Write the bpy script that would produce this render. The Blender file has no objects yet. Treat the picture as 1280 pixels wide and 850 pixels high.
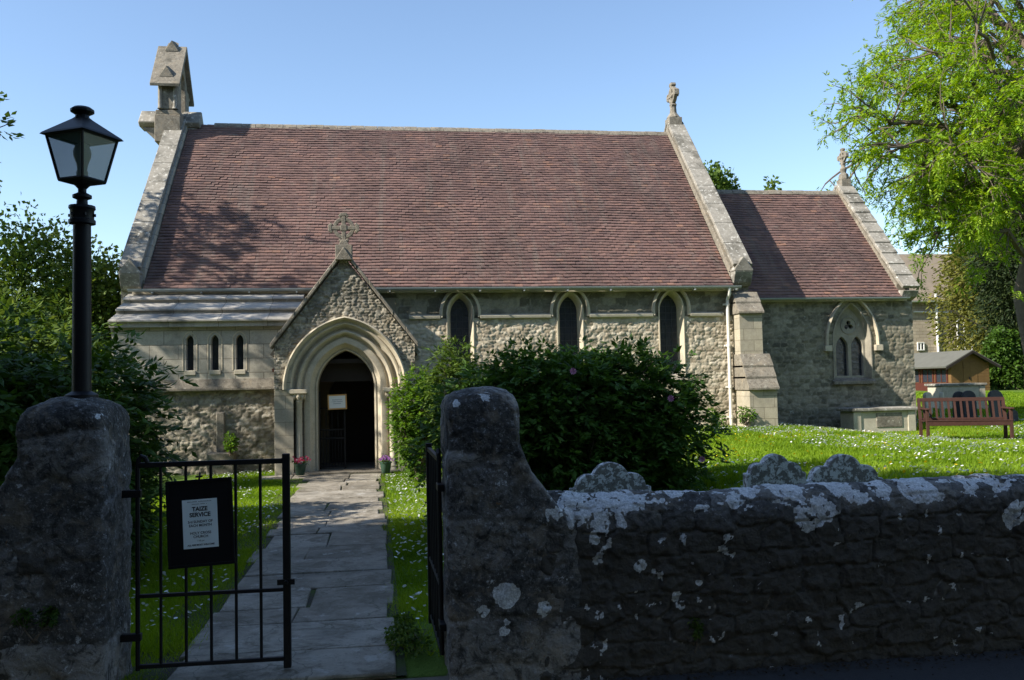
import bpy, math, random
import numpy as np
from mathutils import Vector, Matrix
R = math.radians
SC = bpy.context.scene
COL = SC.collection
random.seed(7)
rng = np.random.default_rng(11)

# ------------------------------------------------------------------ camera
cam = bpy.data.cameras.new('camera'); camo = bpy.data.objects.new('camera', cam); COL.objects.link(camo)
yaw, pitch, roll = R(8.07), R(2.745), R(1.2)
f_ = Vector((math.sin(yaw)*math.cos(pitch), math.cos(yaw)*math.cos(pitch), math.sin(pitch)))
r0 = Vector((math.cos(yaw), -math.sin(yaw), 0)); u0 = r0.cross(f_)
r_ = math.cos(roll)*r0 - math.sin(roll)*u0; u_ = math.sin(roll)*r0 + math.cos(roll)*u0
camo.matrix_world = Matrix(((r_.x, u_.x, -f_.x, 0), (r_.y, u_.y, -f_.y, 0), (r_.z, u_.z, -f_.z, 1.6), (0, 0, 0, 1)))
cam.sensor_width = 36; cam.lens = 36*1100/1280; cam.clip_end = 3000; cam.clip_start = .05
SC.camera = camo
# ------------------------------------------------------------------ sky and sun
SUN_A, SUN_P, SUN_U = 1.0, .30, -.77          # direction the light travels (east, north, down)
Lv = Vector((SUN_A, SUN_P, SUN_U)).normalized()
elev = math.asin(-Lv.z)
w = bpy.data.worlds.new('World'); SC.world = w; w.use_nodes = True
nt = w.node_tree; bg = nt.nodes['Background']
sky = nt.nodes.new('ShaderNodeTexSky'); sky.sky_type = 'NISHITA'; sky.sun_disc = False
sky.sun_elevation = elev; sky.sun_rotation = math.atan2(-Lv.x, -Lv.y)
sky.air_density = 1.0; sky.dust_density = .35; sky.ozone_density = 2.0
nt.links.new(sky.outputs[0], bg.inputs[0]); bg.inputs[1].default_value = .125
sl = bpy.data.lights.new('sun', 'SUN'); sl.energy = 5.0; sl.angle = R(.5); sl.color = (1, .93, .82)
so = bpy.data.objects.new('sun', sl); COL.objects.link(so); so.location = (-30, -10, 30)
so.rotation_mode = 'QUATERNION'; so.rotation_quaternion = Lv.to_track_quat('-Z', 'Y')
SC.view_settings.view_transform = 'Standard'; SC.view_settings.look = 'None'
SC.view_settings.exposure = 0.95; SC.view_settings.gamma = 1; SC.view_settings.use_curve_mapping = False
SC.cycles.max_bounces = 6; SC.cycles.transparent_max_bounces = 8
SC.cycles.use_adaptive_sampling = True; SC.cycles.use_denoising = True

# ------------------------------------------------------------------ numpy noise
def _h(ix, iy, iz, s):
    n = (ix.astype(np.int64)*374761393 + iy.astype(np.int64)*668265263 + iz.astype(np.int64)*2147483647 + s*974711) & 0xffffffff
    n = ((n ^ (n >> 13))*1274126177) & 0xffffffff
    n = ((n ^ (n >> 16))*2246822519) & 0xffffffff
    return ((n ^ (n >> 15)) & 0xffffff)/float(0xffffff)
def vn(x, y, z=0., s=0):
    x, y, z = np.broadcast_arrays(np.asarray(x, float), np.asarray(y, float), np.asarray(z, float))
    ix, iy, iz = np.floor(x), np.floor(y), np.floor(z)
    fx, fy, fz = x-ix, y-iy, z-iz
    fx, fy, fz = [t*t*(3-2*t) for t in (fx, fy, fz)]
    r = 0
    for a in (0, 1):
        for b in (0, 1):
            for c in (0, 1):
                r = r + _h(ix+a, iy+b, iz+c, s)*(fx if a else 1-fx)*(fy if b else 1-fy)*(fz if c else 1-fz)
    return r
def fbm(x, y, z=0., s=0, o=4):
    r, a, t = 0, 1., 0
    for i in range(o):
        r = r + a*vn(np.asarray(x)*2**i, np.asarray(y)*2**i, np.asarray(z)*2**i, s+i); t += a; a *= .5
    return r/t
def sst(a, b, x):
    t = np.clip((np.asarray(x, float)-a)/(b-a), 0, 1); return t*t*(3-2*t)

# ------------------------------------------------------------------ object helpers
def link(o, parent=None):
    COL.objects.link(o)
    if parent is not None:
        o.parent = parent; o.matrix_parent_inverse = Matrix.Translation(-root_loc(parent))
    return o
def root_loc(o):      # parts are modelled in world coordinates; a part's own location stays at zero
    return o.location.copy()
def empty(name, loc, label, cat, group=None):
    o = bpy.data.objects.new(name, None); COL.objects.link(o); o.location = loc; o.empty_display_size = .2
    o['label'] = label; o['category'] = cat
    if group: o['group'] = group
    return o
def tag(o, label, cat, group=None, kind=None):
    if label: o['label'] = label
    if cat: o['category'] = cat
    if group: o['group'] = group
    if kind: o['kind'] = kind
    return o
def mesh_np(name, V, F, m, parent=None, smooth=False, attr=None):
    """V (n,3); F (k,3|4) array or list of index lists; attr: (n,4) point colours named st"""
    me = bpy.data.meshes.new(name)
    V = np.asarray(V, np.float32)
    if isinstance(F, np.ndarray):
        k = F.shape[1]; n = F.shape[0]
        me.vertices.add(len(V)); me.vertices.foreach_set('co', V.ravel())
        me.loops.add(n*k); me.loops.foreach_set('vertex_index', F.astype(np.int32).ravel())
        me.polygons.add(n); me.polygons.foreach_set('loop_start', np.arange(0, n*k, k, dtype=np.int32))
        me.update(calc_edges=True)
    else:
        me.from_pydata([tuple(map(float, v)) for v in V], [], F); me.update()
    if smooth: me.polygons.foreach_set('use_smooth', np.ones(len(me.polygons), bool))
    if attr is not None:
        a = me.color_attributes.new('st', 'FLOAT_COLOR', 'POINT'); a.data.foreach_set('color', np.asarray(attr, np.float32).ravel())
    me.materials.append(m)
    o = bpy.data.objects.new(name, me)
    return link(o, parent)
class MB:
    def __init__(s): s.v = []; s.f = []; s.c = []; s.starts = []; s.cur = (.5, 0, 0, 1)
    def add(s, vs, fs):
        n = len(s.v); s.starts.append(n); s.v += [tuple(v) for v in vs]; s.f += [[i+n for i in f] for f in fs]; s.c += [s.cur]*len(vs); return s
    def hexa(s, p): return s.add(p, [(0, 3, 2, 1), (4, 5, 6, 7), (0, 1, 5, 4), (1, 2, 6, 5), (2, 3, 7, 6), (3, 0, 4, 7)])
    def box(s, x0, x1, y0, y1, z0, z1):
        return s.hexa([(x0, y0, z0), (x1, y0, z0), (x1, y1, z0), (x0, y1, z0), (x0, y0, z1), (x1, y0, z1), (x1, y1, z1), (x0, y1, z1)])
    def obox(s, c, ax, ay, az, hx, hy, hz):
        c, ax, ay, az = map(Vector, (c, ax, ay, az)); p = []
        for k in (-1, 1):
            for a, b in ((-1, -1), (1, -1), (1, 1), (-1, 1)): p.append(c+ax*a*hx+ay*b*hy+az*k*hz)
        return s.hexa(p)
    def prism_y(s, poly, y0, y1):        # poly in (x,z)
        n = len(poly)
        return s.add([(x, y0, z) for x, z in poly]+[(x, y1, z) for x, z in poly],
                     [list(range(n))[::-1], list(range(n, 2*n))]+[(i, (i+1) % n, n+(i+1) % n, n+i) for i in range(n)])
    def prism_x(s, poly, x0, x1):        # poly in (y,z)
        n = len(poly)
        return s.add([(x0, y, z) for y, z in poly]+[(x1, y, z) for y, z in poly],
                     [list(range(n))[::-1], list(range(n, 2*n))]+[(i, (i+1) % n, n+(i+1) % n, n+i) for i in range(n)])
    def tube(s, pts, rad, n=8, cap=True):
        pts = [Vector(p) for p in pts]; rad = rad if isinstance(rad, (list, tuple)) else [rad]*len(pts)
        vs = []; prev = None
        for i, p in enumerate(pts):
            d = (pts[min(i+1, len(pts)-1)]-pts[max(i-1, 0)])
            d = d.normalized() if d.length > 1e-9 else Vector((0, 0, 1))
            a = prev if prev is not None else (Vector((1, 0, 0)) if abs(d.x) < .8 else Vector((0, 1, 0)))
            a = (a-d*a.dot(d)).normalized(); b = d.cross(a); prev = a
            for k in range(n):
                t = 2*math.pi*k/n; vs.append(p+(a*math.cos(t)+b*math.sin(t))*rad[i])
        fs = [(i*n+k, i*n+(k+1) % n, (i+1)*n+(k+1) % n, (i+1)*n+k) for i in range(len(pts)-1) for k in range(n)]
        if cap: fs += [list(range(n))[::-1], list(range((len(pts)-1)*n, len(pts)*n))]
        return s.add(vs, fs)
    def lathe(s, cx, cy, prof, n=20, rot=0., cap=True):   # prof [(r,z)]
        vs = [(cx+r*math.cos(2*math.pi*k/n+rot), cy+r*math.sin(2*math.pi*k/n+rot), z) for r, z in prof for k in range(n)]
        fs = [(i*n+k, i*n+(k+1) % n, (i+1)*n+(k+1) % n, (i+1)*n+k) for i in range(len(prof)-1) for k in range(n)]
        if cap: fs += [list(range(n))[::-1], list(range((len(prof)-1)*n, len(prof)*n))]
        return s.add(vs, fs)
    def build(s, name, m, parent=None, smooth=False, bevel=0, attr=False, seg=1):
        o = mesh_np(name, s.v, s.f, m, None, smooth, s.c if attr else None)
        COL.objects.unlink(o); link(o, parent)
        if bevel:
            b = o.modifiers.new('bevel', 'BEVEL'); b.width = bevel; b.segments = seg; b.limit_method = 'ANGLE'; b.angle_limit = R(35)
        if smooth:
            try: o.data.set_sharp_from_angle(angle=R(40))
            except Exception: pass
        return o

def build_each(mb, name, m, parent=None, **kw):
    """one object per shape collected in mb"""
    starts = mb.starts+[len(mb.v)]; out = []
    for a, c in zip(starts, starts[1:]):
        q = MB(); q.v = mb.v[a:c]; q.c = mb.c[a:c]; q.f = [[i-a for i in f] for f in mb.f if a <= f[0] < c]; q.starts = [0]
        out.append(q.build(name, m, parent, **kw))
    return out

# ------------------------------------------------------------------ materials
class NT:
    def __init__(s, name):
        s.m = bpy.data.materials.new(name); s.m.use_nodes = True; s.t = s.m.node_tree
        s.p = s.t.nodes['Principled BSDF']; s.o = s.t.nodes['Material Output']
        s.p.inputs['Specular IOR Level'].default_value = .25; s.p.inputs['Roughness'].default_value = .9
    def n(s, ty, **k):
        d = s.t.nodes.new('ShaderNode'+ty)
        for a, b in k.items():
            if a.startswith('i_'):
                key = a[2:]; key = int(key) if key.isdigit() else key.replace('_', ' ')
                s.set(d.inputs[key], b)
            else: setattr(d, a, b)
        return d
    def set(s, inp, v):
        if isinstance(v, bpy.types.NodeSocket): s.t.links.new(v, inp)
        elif isinstance(v, bpy.types.Node): s.t.links.new(v.outputs[0], inp)
        else: inp.default_value = v
    def co(s, scale=(1, 1, 1), kind='Object', rot=(0, 0, 0)):
        tc = s.n('TexCoord'); mp = s.n('Mapping'); s.set(mp.inputs[0], tc.outputs[kind]); mp.inputs['Scale'].default_value = scale; mp.inputs['Rotation'].default_value = rot
        return mp.outputs[0]
    def noise(s, v, sc, det=4, rough=.6, dist=0):
        return s.n('TexNoise', i_Vector=v, i_Scale=sc, i_Detail=det, i_Roughness=rough, i_Distortion=dist).outputs['Fac']
    def ramp(s, f, stops, interp='LINEAR'):
        r = s.n('ValToRGB'); s.set(r.inputs[0], f); r.color_ramp.interpolation = interp
        e = r.color_ramp.elements
        while len(e) < len(stops): e.new(.5)
        for x, (p, c) in zip(e, stops):
            x.position = p; x.color = (c, c, c, 1) if isinstance(c, (int, float)) else tuple(c)+(1,)
        return r.outputs[0]
    def mix(s, f, a, b, mode='MIX'):
        m = s.n('Mix', data_type='RGBA', blend_type=mode); s.set(m.inputs[0], f)
        for i, c in ((6, a), (7, b)):
            s.set(m.inputs[i], tuple(c)+(1,) if isinstance(c, tuple) and len(c) == 3 else c)
        return m.outputs[2]
    def math(s, op, a, b=0.):
        m = s.n('Math', operation=op); s.set(m.inputs[0], a); s.set(m.inputs[1], b); return m.outputs[0]
    def bump(s, h, strength=.5, dist=.01, normal=None):
        b = s.n('Bump', i_Height=h, i_Strength=strength, i_Distance=dist)
        if normal is not None: s.set(b.inputs['Normal'], normal)
        s.set(s.p.inputs['Normal'], b.outputs[0]); return b.outputs[0]
    def color(s, c): s.set(s.p.inputs['Base Color'], tuple(c)+(1,) if isinstance(c, tuple) and len(c) == 3 else c)
def simple(name, c, rough=.8, metal=0., spec=.25, var=.25, sc=12., bump=.2, bd=.004):
    k = NT(name); v = k.co()
    n = k.noise(v, sc, 5)
    k.color(k.mix(n, tuple(x*(1-var) for x in c), tuple(min(1, x*(1+var)) for x in c)))
    k.p.inputs['Roughness'].default_value = rough; k.p.inputs['Metallic'].default_value = metal; k.p.inputs['Specular IOR Level'].default_value = spec
    if bump: k.bump(k.noise(v, sc*5, 5), bump, bd)
    return k.m
def stone(name, cols, mortar=(.2, .18, .14), lich=(.5, .5, .45), lich_t=(.62, .68), dark=(.06, .06, .05), dark_t=(.6, .75), sc=1., bump=.5, bd=.012, attr=True, brick=None, moss=None, orange=0., speck=0.):
    """weathered limestone; st attribute: R stone shade, G mortar, B lichen"""
    k = NT(name); v = k.co()
    n1 = k.noise(v, 1.1*sc, 5, .65); n2 = k.noise(v, 9*sc, 6, .7); n3 = k.noise(v, 45*sc, 5, .7)
    if attr:
        a = k.n('Attribute', attribute_name='st'); sep = k.n('SeparateColor'); k.set(sep.inputs[0], a.outputs[0])
        cell, mort, lm = sep.outputs[0], sep.outputs[1], sep.outputs[2]
        f = k.math('ADD', k.math('MULTIPLY', cell, .6), k.math('MULTIPLY', n2, .4))
    else: f = k.math('ADD', k.math('MULTIPLY', n1, .45), k.math('MULTIPLY', n2, .55))
    c = k.ramp(f, [(.2, cols[0]), (.5, cols[1]), (.8, cols[2])])
    h = k.math('ADD', k.math('MULTIPLY', n2, .6), k.math('MULTIPLY', n3, .4))
    if brick:
        sw, sh, jw, ax = brick
        tc = k.n('TexCoord'); sx = k.n('SeparateXYZ'); k.set(sx.inputs[0], tc.outputs['Object'])
        cb = k.n('CombineXYZ'); k.set(cb.inputs[0], sx.outputs[ax]); k.set(cb.inputs[1], sx.outputs[2])
        b = k.n('TexBrick', i_Vector=cb.outputs[0], i_Scale=1.0, i_Mortar_Size=jw, i_Mortar_Smooth=.3, i_Bias=0., i_Brick_Width=sw, i_Row_Height=sh)
        b.inputs['Color1'].default_value = (.8, .8, .8, 1); b.inputs['Color2'].default_value = (1.15, 1.13, 1.08, 1); b.inputs['Mortar'].default_value = (.45, .42, .38, 1)
        c = k.mix(.85, c, b.outputs['Color'], 'MULTIPLY')
        h = k.math('SUBTRACT', h, k.math('MULTIPLY', b.outputs['Fac'], .6))
    # large soft weather stains
    c = k.mix(k.ramp(n1, [(dark_t[0], 0), (dark_t[1], .75)]), c, dark)
    if moss is not None: c = k.mix(k.ramp(k.noise(v, 2.3*sc, 6, .75), [(.52, 0), (.68, .6)]), c, moss)
    l = k.noise(v, 7*sc, 7, .75, .3)
    c = k.mix(k.ramp(l, [(lich_t[0], 0), (lich_t[1], .85)]), c, lich)
    if orange: c = k.mix(k.math('MULTIPLY', k.ramp(k.noise(v, 13*sc, 4, .6, .5), [(.68, 0), (.72, 1)]), orange), c, (.35, .17, .03))
    c = k.mix(k.ramp(n3, [(.3, .35), (.5, 0)]), c, dark)
    if speck:
        c = k.mix(k.math('MULTIPLY', k.ramp(k.noise(v, 22*sc, 6, .8), [(.54, 0), (.63, 1)]), speck), c, tuple(x*.55 for x in lich))
        c = k.mix(k.math('MULTIPLY', k.ramp(k.noise(v, 5*sc, 6, .75, 1.), [(.50, 0), (.60, 1)]), speck), c, tuple(x*.4 for x in cols[0]))
        c = k.mix(k.math('MULTIPLY', k.ramp(k.noise(v, 2.7*sc, 5, .7, .5), [(.52, 0), (.66, 1)]), speck*.6), c, (cols[2][0]*1.15, cols[2][1]*1.0, cols[2][2]*.8))
    if attr:
        c = k.mix(mort, c, k.mix(n2, tuple(x*.75 for x in mortar), tuple(x*1.2 for x in mortar)))
        lf = k.math('ADD', lm, k.math('MULTIPLY', k.math('SUBTRACT', k.noise(v, 38, 6, .8), .5), 1.1))
        lm2 = k.math('MULTIPLY', k.ramp(lf, [(.46, 0), (.54, 1)]), k.ramp(lm, [(.02, 0), (.12, 1)]))
        c = k.mix(lm2, c, k.mix(k.ramp(n3, [(.35, 0), (.65, 1)]), tuple(x*.5 for x in lich), tuple(min(.85, x*1.2) for x in lich)))
    if speck and attr:
        vo = k.n('TexVoronoi', feature='F1', i_Scale=11.*sc, i_Randomness=1.); wv = k.n('VectorMath', operation='ADD'); ms = k.n('VectorMath', operation='SCALE'); nn = k.n('TexNoise', i_Vector=v, i_Scale=9., i_Detail=5.)
        k.set(ms.inputs[0], nn.outputs['Color']); ms.inputs['Scale'].default_value = .12; k.set(wv.inputs[0], v); k.set(wv.inputs[1], ms.outputs[0]); k.set(vo.inputs['Vector'], wv.outputs[0])
        h = k.math('ADD', h, k.math('MULTIPLY', vo.outputs['Distance'], .55))
    k.color(c); k.bump(h, bump, bd)
    return k.m
M = {}
M['rubble'] = stone('nave_rubble', ((.29, .24, .17), (.45, .385, .285), (.57, .51, .40)), mortar=(.43, .375, .285), lich=(.58, .56, .48), dark_t=(.62, .8), bump=.6, bd=.018)
M['rubble_grey'] = stone('grey_rubble', ((.11, .10, .07), (.22, .20, .145), (.34, .31, .235)), mortar=(.27, .24, .18), lich=(.55, .56, .52), lich_t=(.64, .7), dark_t=(.5, .7), speck=.3, bump=.8, bd=.015)
M['rubble_porch'] = stone('porch_rubble', ((.16, .14, .105), (.30, .265, .205), (.44, .40, .32)), mortar=(.30, .26, .19), lich=(.55, .55, .5), lich_t=(.62, .68), dark_t=(.52, .72), speck=.5, bump=.9, bd=.018)
M['ashlar'] = stone('ashlar', ((.27, .245, .20), (.40, .375, .315), (.50, .475, .41)), dark=(.11, .105, .095), dark_t=(.55, .7), lich_t=(.66, .74), attr=False, brick=(.52, .27, .008, 0), bump=.3, bd=.006)
M['ashlar_y'] = stone('ashlar_warm', ((.26, .225, .165), (.39, .35, .27), (.50, .46, .375)), dark=(.13, .12, .10), dark_t=(.52, .74), lich_t=(.68, .76), attr=False, brick=(.46, .24, .006, 0), bump=.3, bd=.006)
M['mould'] = stone('dressed_moulding', ((.33, .28, .19), (.49, .43, .32), (.60, .55, .44)), dark=(.15, .135, .125), dark_t=(.52, .72), lich_t=(.66, .74), attr=False, bump=.25, bd=.005)
M['mould_grey'] = stone('grey_moulding', ((.20, .18, .135), (.32, .29, .225), (.42, .39, .31)), dark=(.10, .09, .08), dark_t=(.5, .7), lich_t=(.62, .7), attr=False, bump=.25, bd=.005)
M['coping'] = stone('coping_stone', ((.17, .155, .125), (.29, .27, .23), (.42, .40, .35)), dark=(.07, .065, .05), dark_t=(.44, .62), lich=(.56, .54, .48), lich_t=(.56, .62), attr=False, bump=.5, bd=.01, sc=1.6)
M['slab'] = stone('stone_slab_roof', ((.25, .23, .2), (.40, .375, .335), (.50, .48, .43)), dark=(.10, .10, .09), dark_t=(.5, .66), lich=(.6, .6, .55), attr=False, brick=(.9, 50., .008, 0), bump=.4, bd=.008)
M['weather'] = stone('weathered_slabs', ((.13, .115, .09), (.22, .195, .155), (.33, .30, .25)), dark=(.06, .055, .04), dark_t=(.5, .7), lich=(.55, .53, .45), lich_t=(.60, .66), attr=False, speck=.5, bump=.6, bd=.012, sc=2)
M['headstone'] = stone('headstone', ((.09, .09, .085), (.19, .185, .17), (.32, .315, .29)), dark=(.04, .04, .035), dark_t=(.54, .66), lich=(.72, .75, .76), lich_t=(.49, .53), attr=False, bump=.6, bd=.012, sc=2.2)
M['headstone_dark'] = stone('dark_headstone', ((.035, .035, .04), (.06, .06, .065), (.10, .10, .10)), dark=(.03, .03, .03), dark_t=(.5, .7), lich=(.3, .3, .28), lich_t=(.68, .74), attr=False, bump=.4, bd=.008, sc=2.2)
M['pale'] = stone('pale_tomb', ((.3, .27, .2), (.45, .41, .32), (.58, .54, .45)), dark=(.16, .14, .11), dark_t=(.58, .75), lich_t=(.66, .72), attr=False, bump=.4, bd=.008)
M['fieldwall'] = stone('boundary_wall_stone', ((.05, .05, .053), (.15, .148, .148), (.42, .405, .38)), mortar=(.085, .077, .066), lich=(.74, .77, .79), lich_t=(.62, .66), dark=(.035, .034, .03), dark_t=(.45, .62), bump=1., bd=.03, sc=1.8, orange=.5, speck=.8)
M['pier'] = stone('gate_pier_stone', ((.07, .067, .063), (.155, .148, .14), (.30, .285, .265)), mortar=(.10, .088, .07), lich=(.68, .70, .72), lich_t=(.63, .66), dark=(.05, .05, .047), dark_t=(.48, .66), bump=1., bd=.02, sc=2.0, orange=.5, speck=.8)
M['iron'] = simple('black_iron', (.006, .006, .008), .5, .0, .3, .3, 30, .25, .002)
M['wood_black'] = simple('black_board', (.004, .004, .006), .6, 0, .2, .2, 9, .1)
M['lead'] = simple('lead_flashing', (.28, .29, .30), .6, .2, .4, .25, 6, .2)
M['leading'] = simple('window_leading', (.07, .075, .085), .6, .0, .3, .2, 10, 0)
M['gutter'] = simple('grey_gutter_paint', (.30, .33, .33), .5, 0, .4, .15, 8, .1)
M['pipe'] = simple('pale_pipe_paint', (.68, .66, .6), .5, 0, .4, .12, 8, .1)
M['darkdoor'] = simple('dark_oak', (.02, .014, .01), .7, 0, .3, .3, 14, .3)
M['interior'] = simple('porch_plaster', (.20, .17, .12), .95, 0, .1, .2, 3, .2)
M['paper'] = simple('paper', (.80, .88, .88), .6, 0, .3, .03, 5, .02)
M['ink'] = simple('ink', (.02, .02, .03), .7, 0, .2, .05, 5, 0)
M['ink_light'] = simple('faded_ink', (.18, .20, .22), .7, 0, .2, .05, 5, 0)
M['woodframe'] = simple('pine_frame', (.55, .30, .10), .6, 0, .3, .15, 20, .1)
M['pot'] = simple('green_glazed_pot', (.03, .07, .045), .4, 0, .5, .3, 8, .1)
M['bark'] = simple('bark', (.13, .105, .08), .95, 0, .1, .45, 6, .9, .02)
M['bark_dark'] = simple('dark_bark', (.055, .045, .035), .95, 0, .1, .45, 6, .9, .02)
M['bench'] = simple('stained_teak', (.055, .026, .020), .6, 0, .2, .35, 16, .2)
M['hut_wood'] = simple('shiplap_boards', (.15, .085, .032), .75, 0, .2, .3, 7, .3)
M['hut_red'] = simple('red_boards', (.075, .022, .015), .75, 0, .2, .3, 7, .3)
M['felt'] = simple('roof_felt', (.11, .11, .095), .9, 0, .2, .25, 2.5, .3)
M['white'] = simple('white_paint', (.75, .75, .72), .5, 0, .4, .06, 6, .05)
M['soil'] = simple('soil', (.05, .038, .025), 1, 0, .1, .4, 10, .8, .02)
k = NT('window_glass'); v = k.co(); k.color(k.mix(k.noise(v, 14, 3), (.012, .014, .022), (.045, .05, .065))); k.p.inputs['Roughness'].default_value = .22; k.p.inputs['Specular IOR Level'].default_value = .6
k.bump(k.noise(v, 9, 2), .4, .02); M['glass'] = k.m
k = NT('lantern_glass'); k.color((.12, .18, .16)); k.p.inputs['Roughness'].default_value = .25; k.p.inputs['Alpha'].default_value = .62; k.p.inputs['Specular IOR Level'].default_value = .5; M['lglass'] = k.m
k = NT('bulb'); k.color((.35, .36, .34)); k.p.inputs['Roughness'].default_value = .3; M['bulb'] = k.m
# clay tiles: per tile shade in st.R, per tile hue in st.G
k = NT('clay_tiles'); v = k.co()
a = k.n('Attribute', attribute_name='st'); sep = k.n('SeparateColor'); k.set(sep.inputs[0], a.outputs[0])
c = k.ramp(sep.outputs[0], [(0, (.135, .085, .080)), (.35, (.18, .110, .096)), (.7, (.215, .128, .108)), (.97, (.29, .16, .115))])
c = k.mix(k.ramp(k.noise(v, .8, 5, .7), [(.42, 0), (.66, .6)]), c, (.085, .06, .055))
c = k.mix(k.ramp(k.noise(v, 4, 6, .75), [(.56, 0), (.72, .5)]), c, (.26, .225, .185))
c = k.mix(k.ramp(k.noise(k.co((4.5, .4, .4)), .9, 4, .6), [(.55, 0), (.75, .35)]), c, (.22, .20, .17))
k.color(c); k.p.inputs['Roughness'].default_value = .8; k.bump(k.noise(v, 30, 4), .4, .006); M['tile'] = k.m
# grass ground
k = NT('lawn_soil'); v = k.co()
k.color(k.mix(k.noise(v, 3, 6, .7), (.06, .11, .012), (.12, .20, .02))); k.bump(k.noise(v, 60, 4), .8, .03); M['lawn'] = k.m
def leafmat(name, cols, trans=.35, rough=.6, spec=.18):
    k = NT(name); a = k.n('Attribute', attribute_name='st'); sep = k.n('SeparateColor'); k.set(sep.inputs[0], a.outputs[0])
    c = k.ramp(sep.outputs[0], [(i/(len(cols)-1), cc) for i, cc in enumerate(cols)])
    k.color(c); k.p.inputs['Roughness'].default_value = rough; k.p.inputs['Specular IOR Level'].default_value = spec
    tr = k.n('BsdfTranslucent'); hs = k.n('HueSaturation', i_Hue=.485, i_Saturation=1.1, i_Value=1.35); k.set(hs.inputs['Color'], c); k.set(tr.inputs[0], hs.outputs[0])
    mx = k.n('MixShader', i_Fac=trans); k.set(mx.inputs[1], k.p.outputs[0]); k.set(mx.inputs[2], tr.outputs[0]); k.set(k.o.inputs[0], mx.outputs[0])
    return k.m
M['grass'] = leafmat('grass_blades', [(.08, .16, .008), (.17, .28, .016), (.27, .37, .04)], .45, .6, .15)
M['leaf_ash'] = leafmat('fresh_leaves', [(.09, .17, .013), (.20, .34, .022), (.36, .47, .06)], .45)
M['leaf_dark'] = leafmat('dark_leaves', [(.022, .05, .008), (.05, .105, .014), (.085, .155, .024)], .3, .45)
M['leaf_mid'] = leafmat('mid_leaves', [(.035, .07, .012), (.07, .125, .02), (.13, .18, .035)], .35)
M['leaf_olive'] = leafmat('olive_leaves', [(.07, .08, .018), (.14, .15, .03), (.24, .22, .05)], .35)
M['leaf_peony'] = leafmat('peony_leaves', [(.03, .07, .012), (.06, .13, .02), (.10, .19, .035)], .35, .5)
M['leaf_rose'] = leafmat('rose_leaves', [(.035, .08, .010), (.085, .175, .018), (.16, .27, .035)], .45)
M['needle'] = leafmat('dark_needles', [(.01, .02, .008), (.02, .035, .01), (.045, .06, .016)], .15, .6)
M['petal_pink'] = leafmat('pink_petals', [(.35, .12, .22), (.55, .3, .42)], .3)
M['petal_red'] = leafmat('red_petals', [(.35, .02, .04), (.6, .1, .2)], .3)
M['petal_purple'] = leafmat('purple_petals', [(.22, .06, .3), (.5, .25, .55)], .3)
M['daisy'] = leafmat('daisy_petals', [(.75, .75, .75), (.85, .85, .83)], .2)
M['dandelion'] = leafmat('yellow_petals', [(.75, .5, .02), (.85, .65, .03)], .2)
# asphalt
k = NT('asphalt'); v = k.co(); k.color(k.mix(k.noise(v, 90, 3, .7), (.02, .021, .024), (.065, .065, .068))); k.bump(k.noise(v, 160, 3), .5, .006); M['asphalt'] = k.m
# flagstones: st.R slab shade
k = NT('flagstones'); v = k.co(); a = k.n('Attribute', attribute_name='st'); sep = k.n('SeparateColor'); k.set(sep.inputs[0], a.outputs[0])
c = k.ramp(k.math('ADD', k.math('MULTIPLY', sep.outputs[0], .5), k.math('MULTIPLY', k.noise(v, 5, 6, .7), .5)), [(.3, (.15, .13, .10)), (.5, (.26, .23, .185)), (.72, (.37, .34, .285))])
c = k.mix(k.ramp(k.noise(v, 1.6, 5, .7), [(.5, 0), (.7, .7)]), c, (.13, .12, .10))
c = k.mix(k.ramp(k.noise(v, 28, 5, .7), [(.58, 0), (.66, .5)]), c, (.10, .09, .08))
c = k.mix(k.ramp(k.noise(v, 3.1, 7, .8, .8), [(.47, 0), (.62, .8)]), c, (.105, .09, .065))
c = k.mix(k.ramp(k.noise(v, 6, 6, .7, .4), [(.60, 0), (.66, .6)]), c, (.42, .40, .36))
vo = k.n('TexVoronoi', feature='DISTANCE_TO_EDGE', i_Scale=1.5); wv = k.n('VectorMath', operation='ADD'); k.set(wv.inputs[0], v); nn = k.n('TexNoise', i_Vector=v, i_Scale=4., i_Detail=4.); ms = k.n('VectorMath', operation='SCALE'); k.set(ms.inputs[0], nn.outputs['Color']); ms.inputs['Scale'].default_value = .35; k.set(wv.inputs[1], ms.outputs[0]); k.set(vo.inputs['Vector'], wv.outputs[0])
c = k.mix(k.ramp(vo.outputs['Distance'], [(.004, .5), (.010, 0)]), c, (.05, .05, .03))
k.color(c); k.p.inputs['Roughness'].default_value = .75; k.bump(k.math('ADD', k.noise(v, 6, 5), k.math('MULTIPLY', k.noise(v, 60, 5), .3)), .7, .02); M['flag'] = k.m
k = NT('path_joints'); v = k.co(); k.color(k.mix(k.ramp(k.noise(v, 3, 5), [(.4, 0), (.6, 1)]), (.05, .045, .035), (.05, .075, .015))); k.bump(k.noise(v, 90, 3), .8, .01); M['joint'] = k.m

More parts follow.
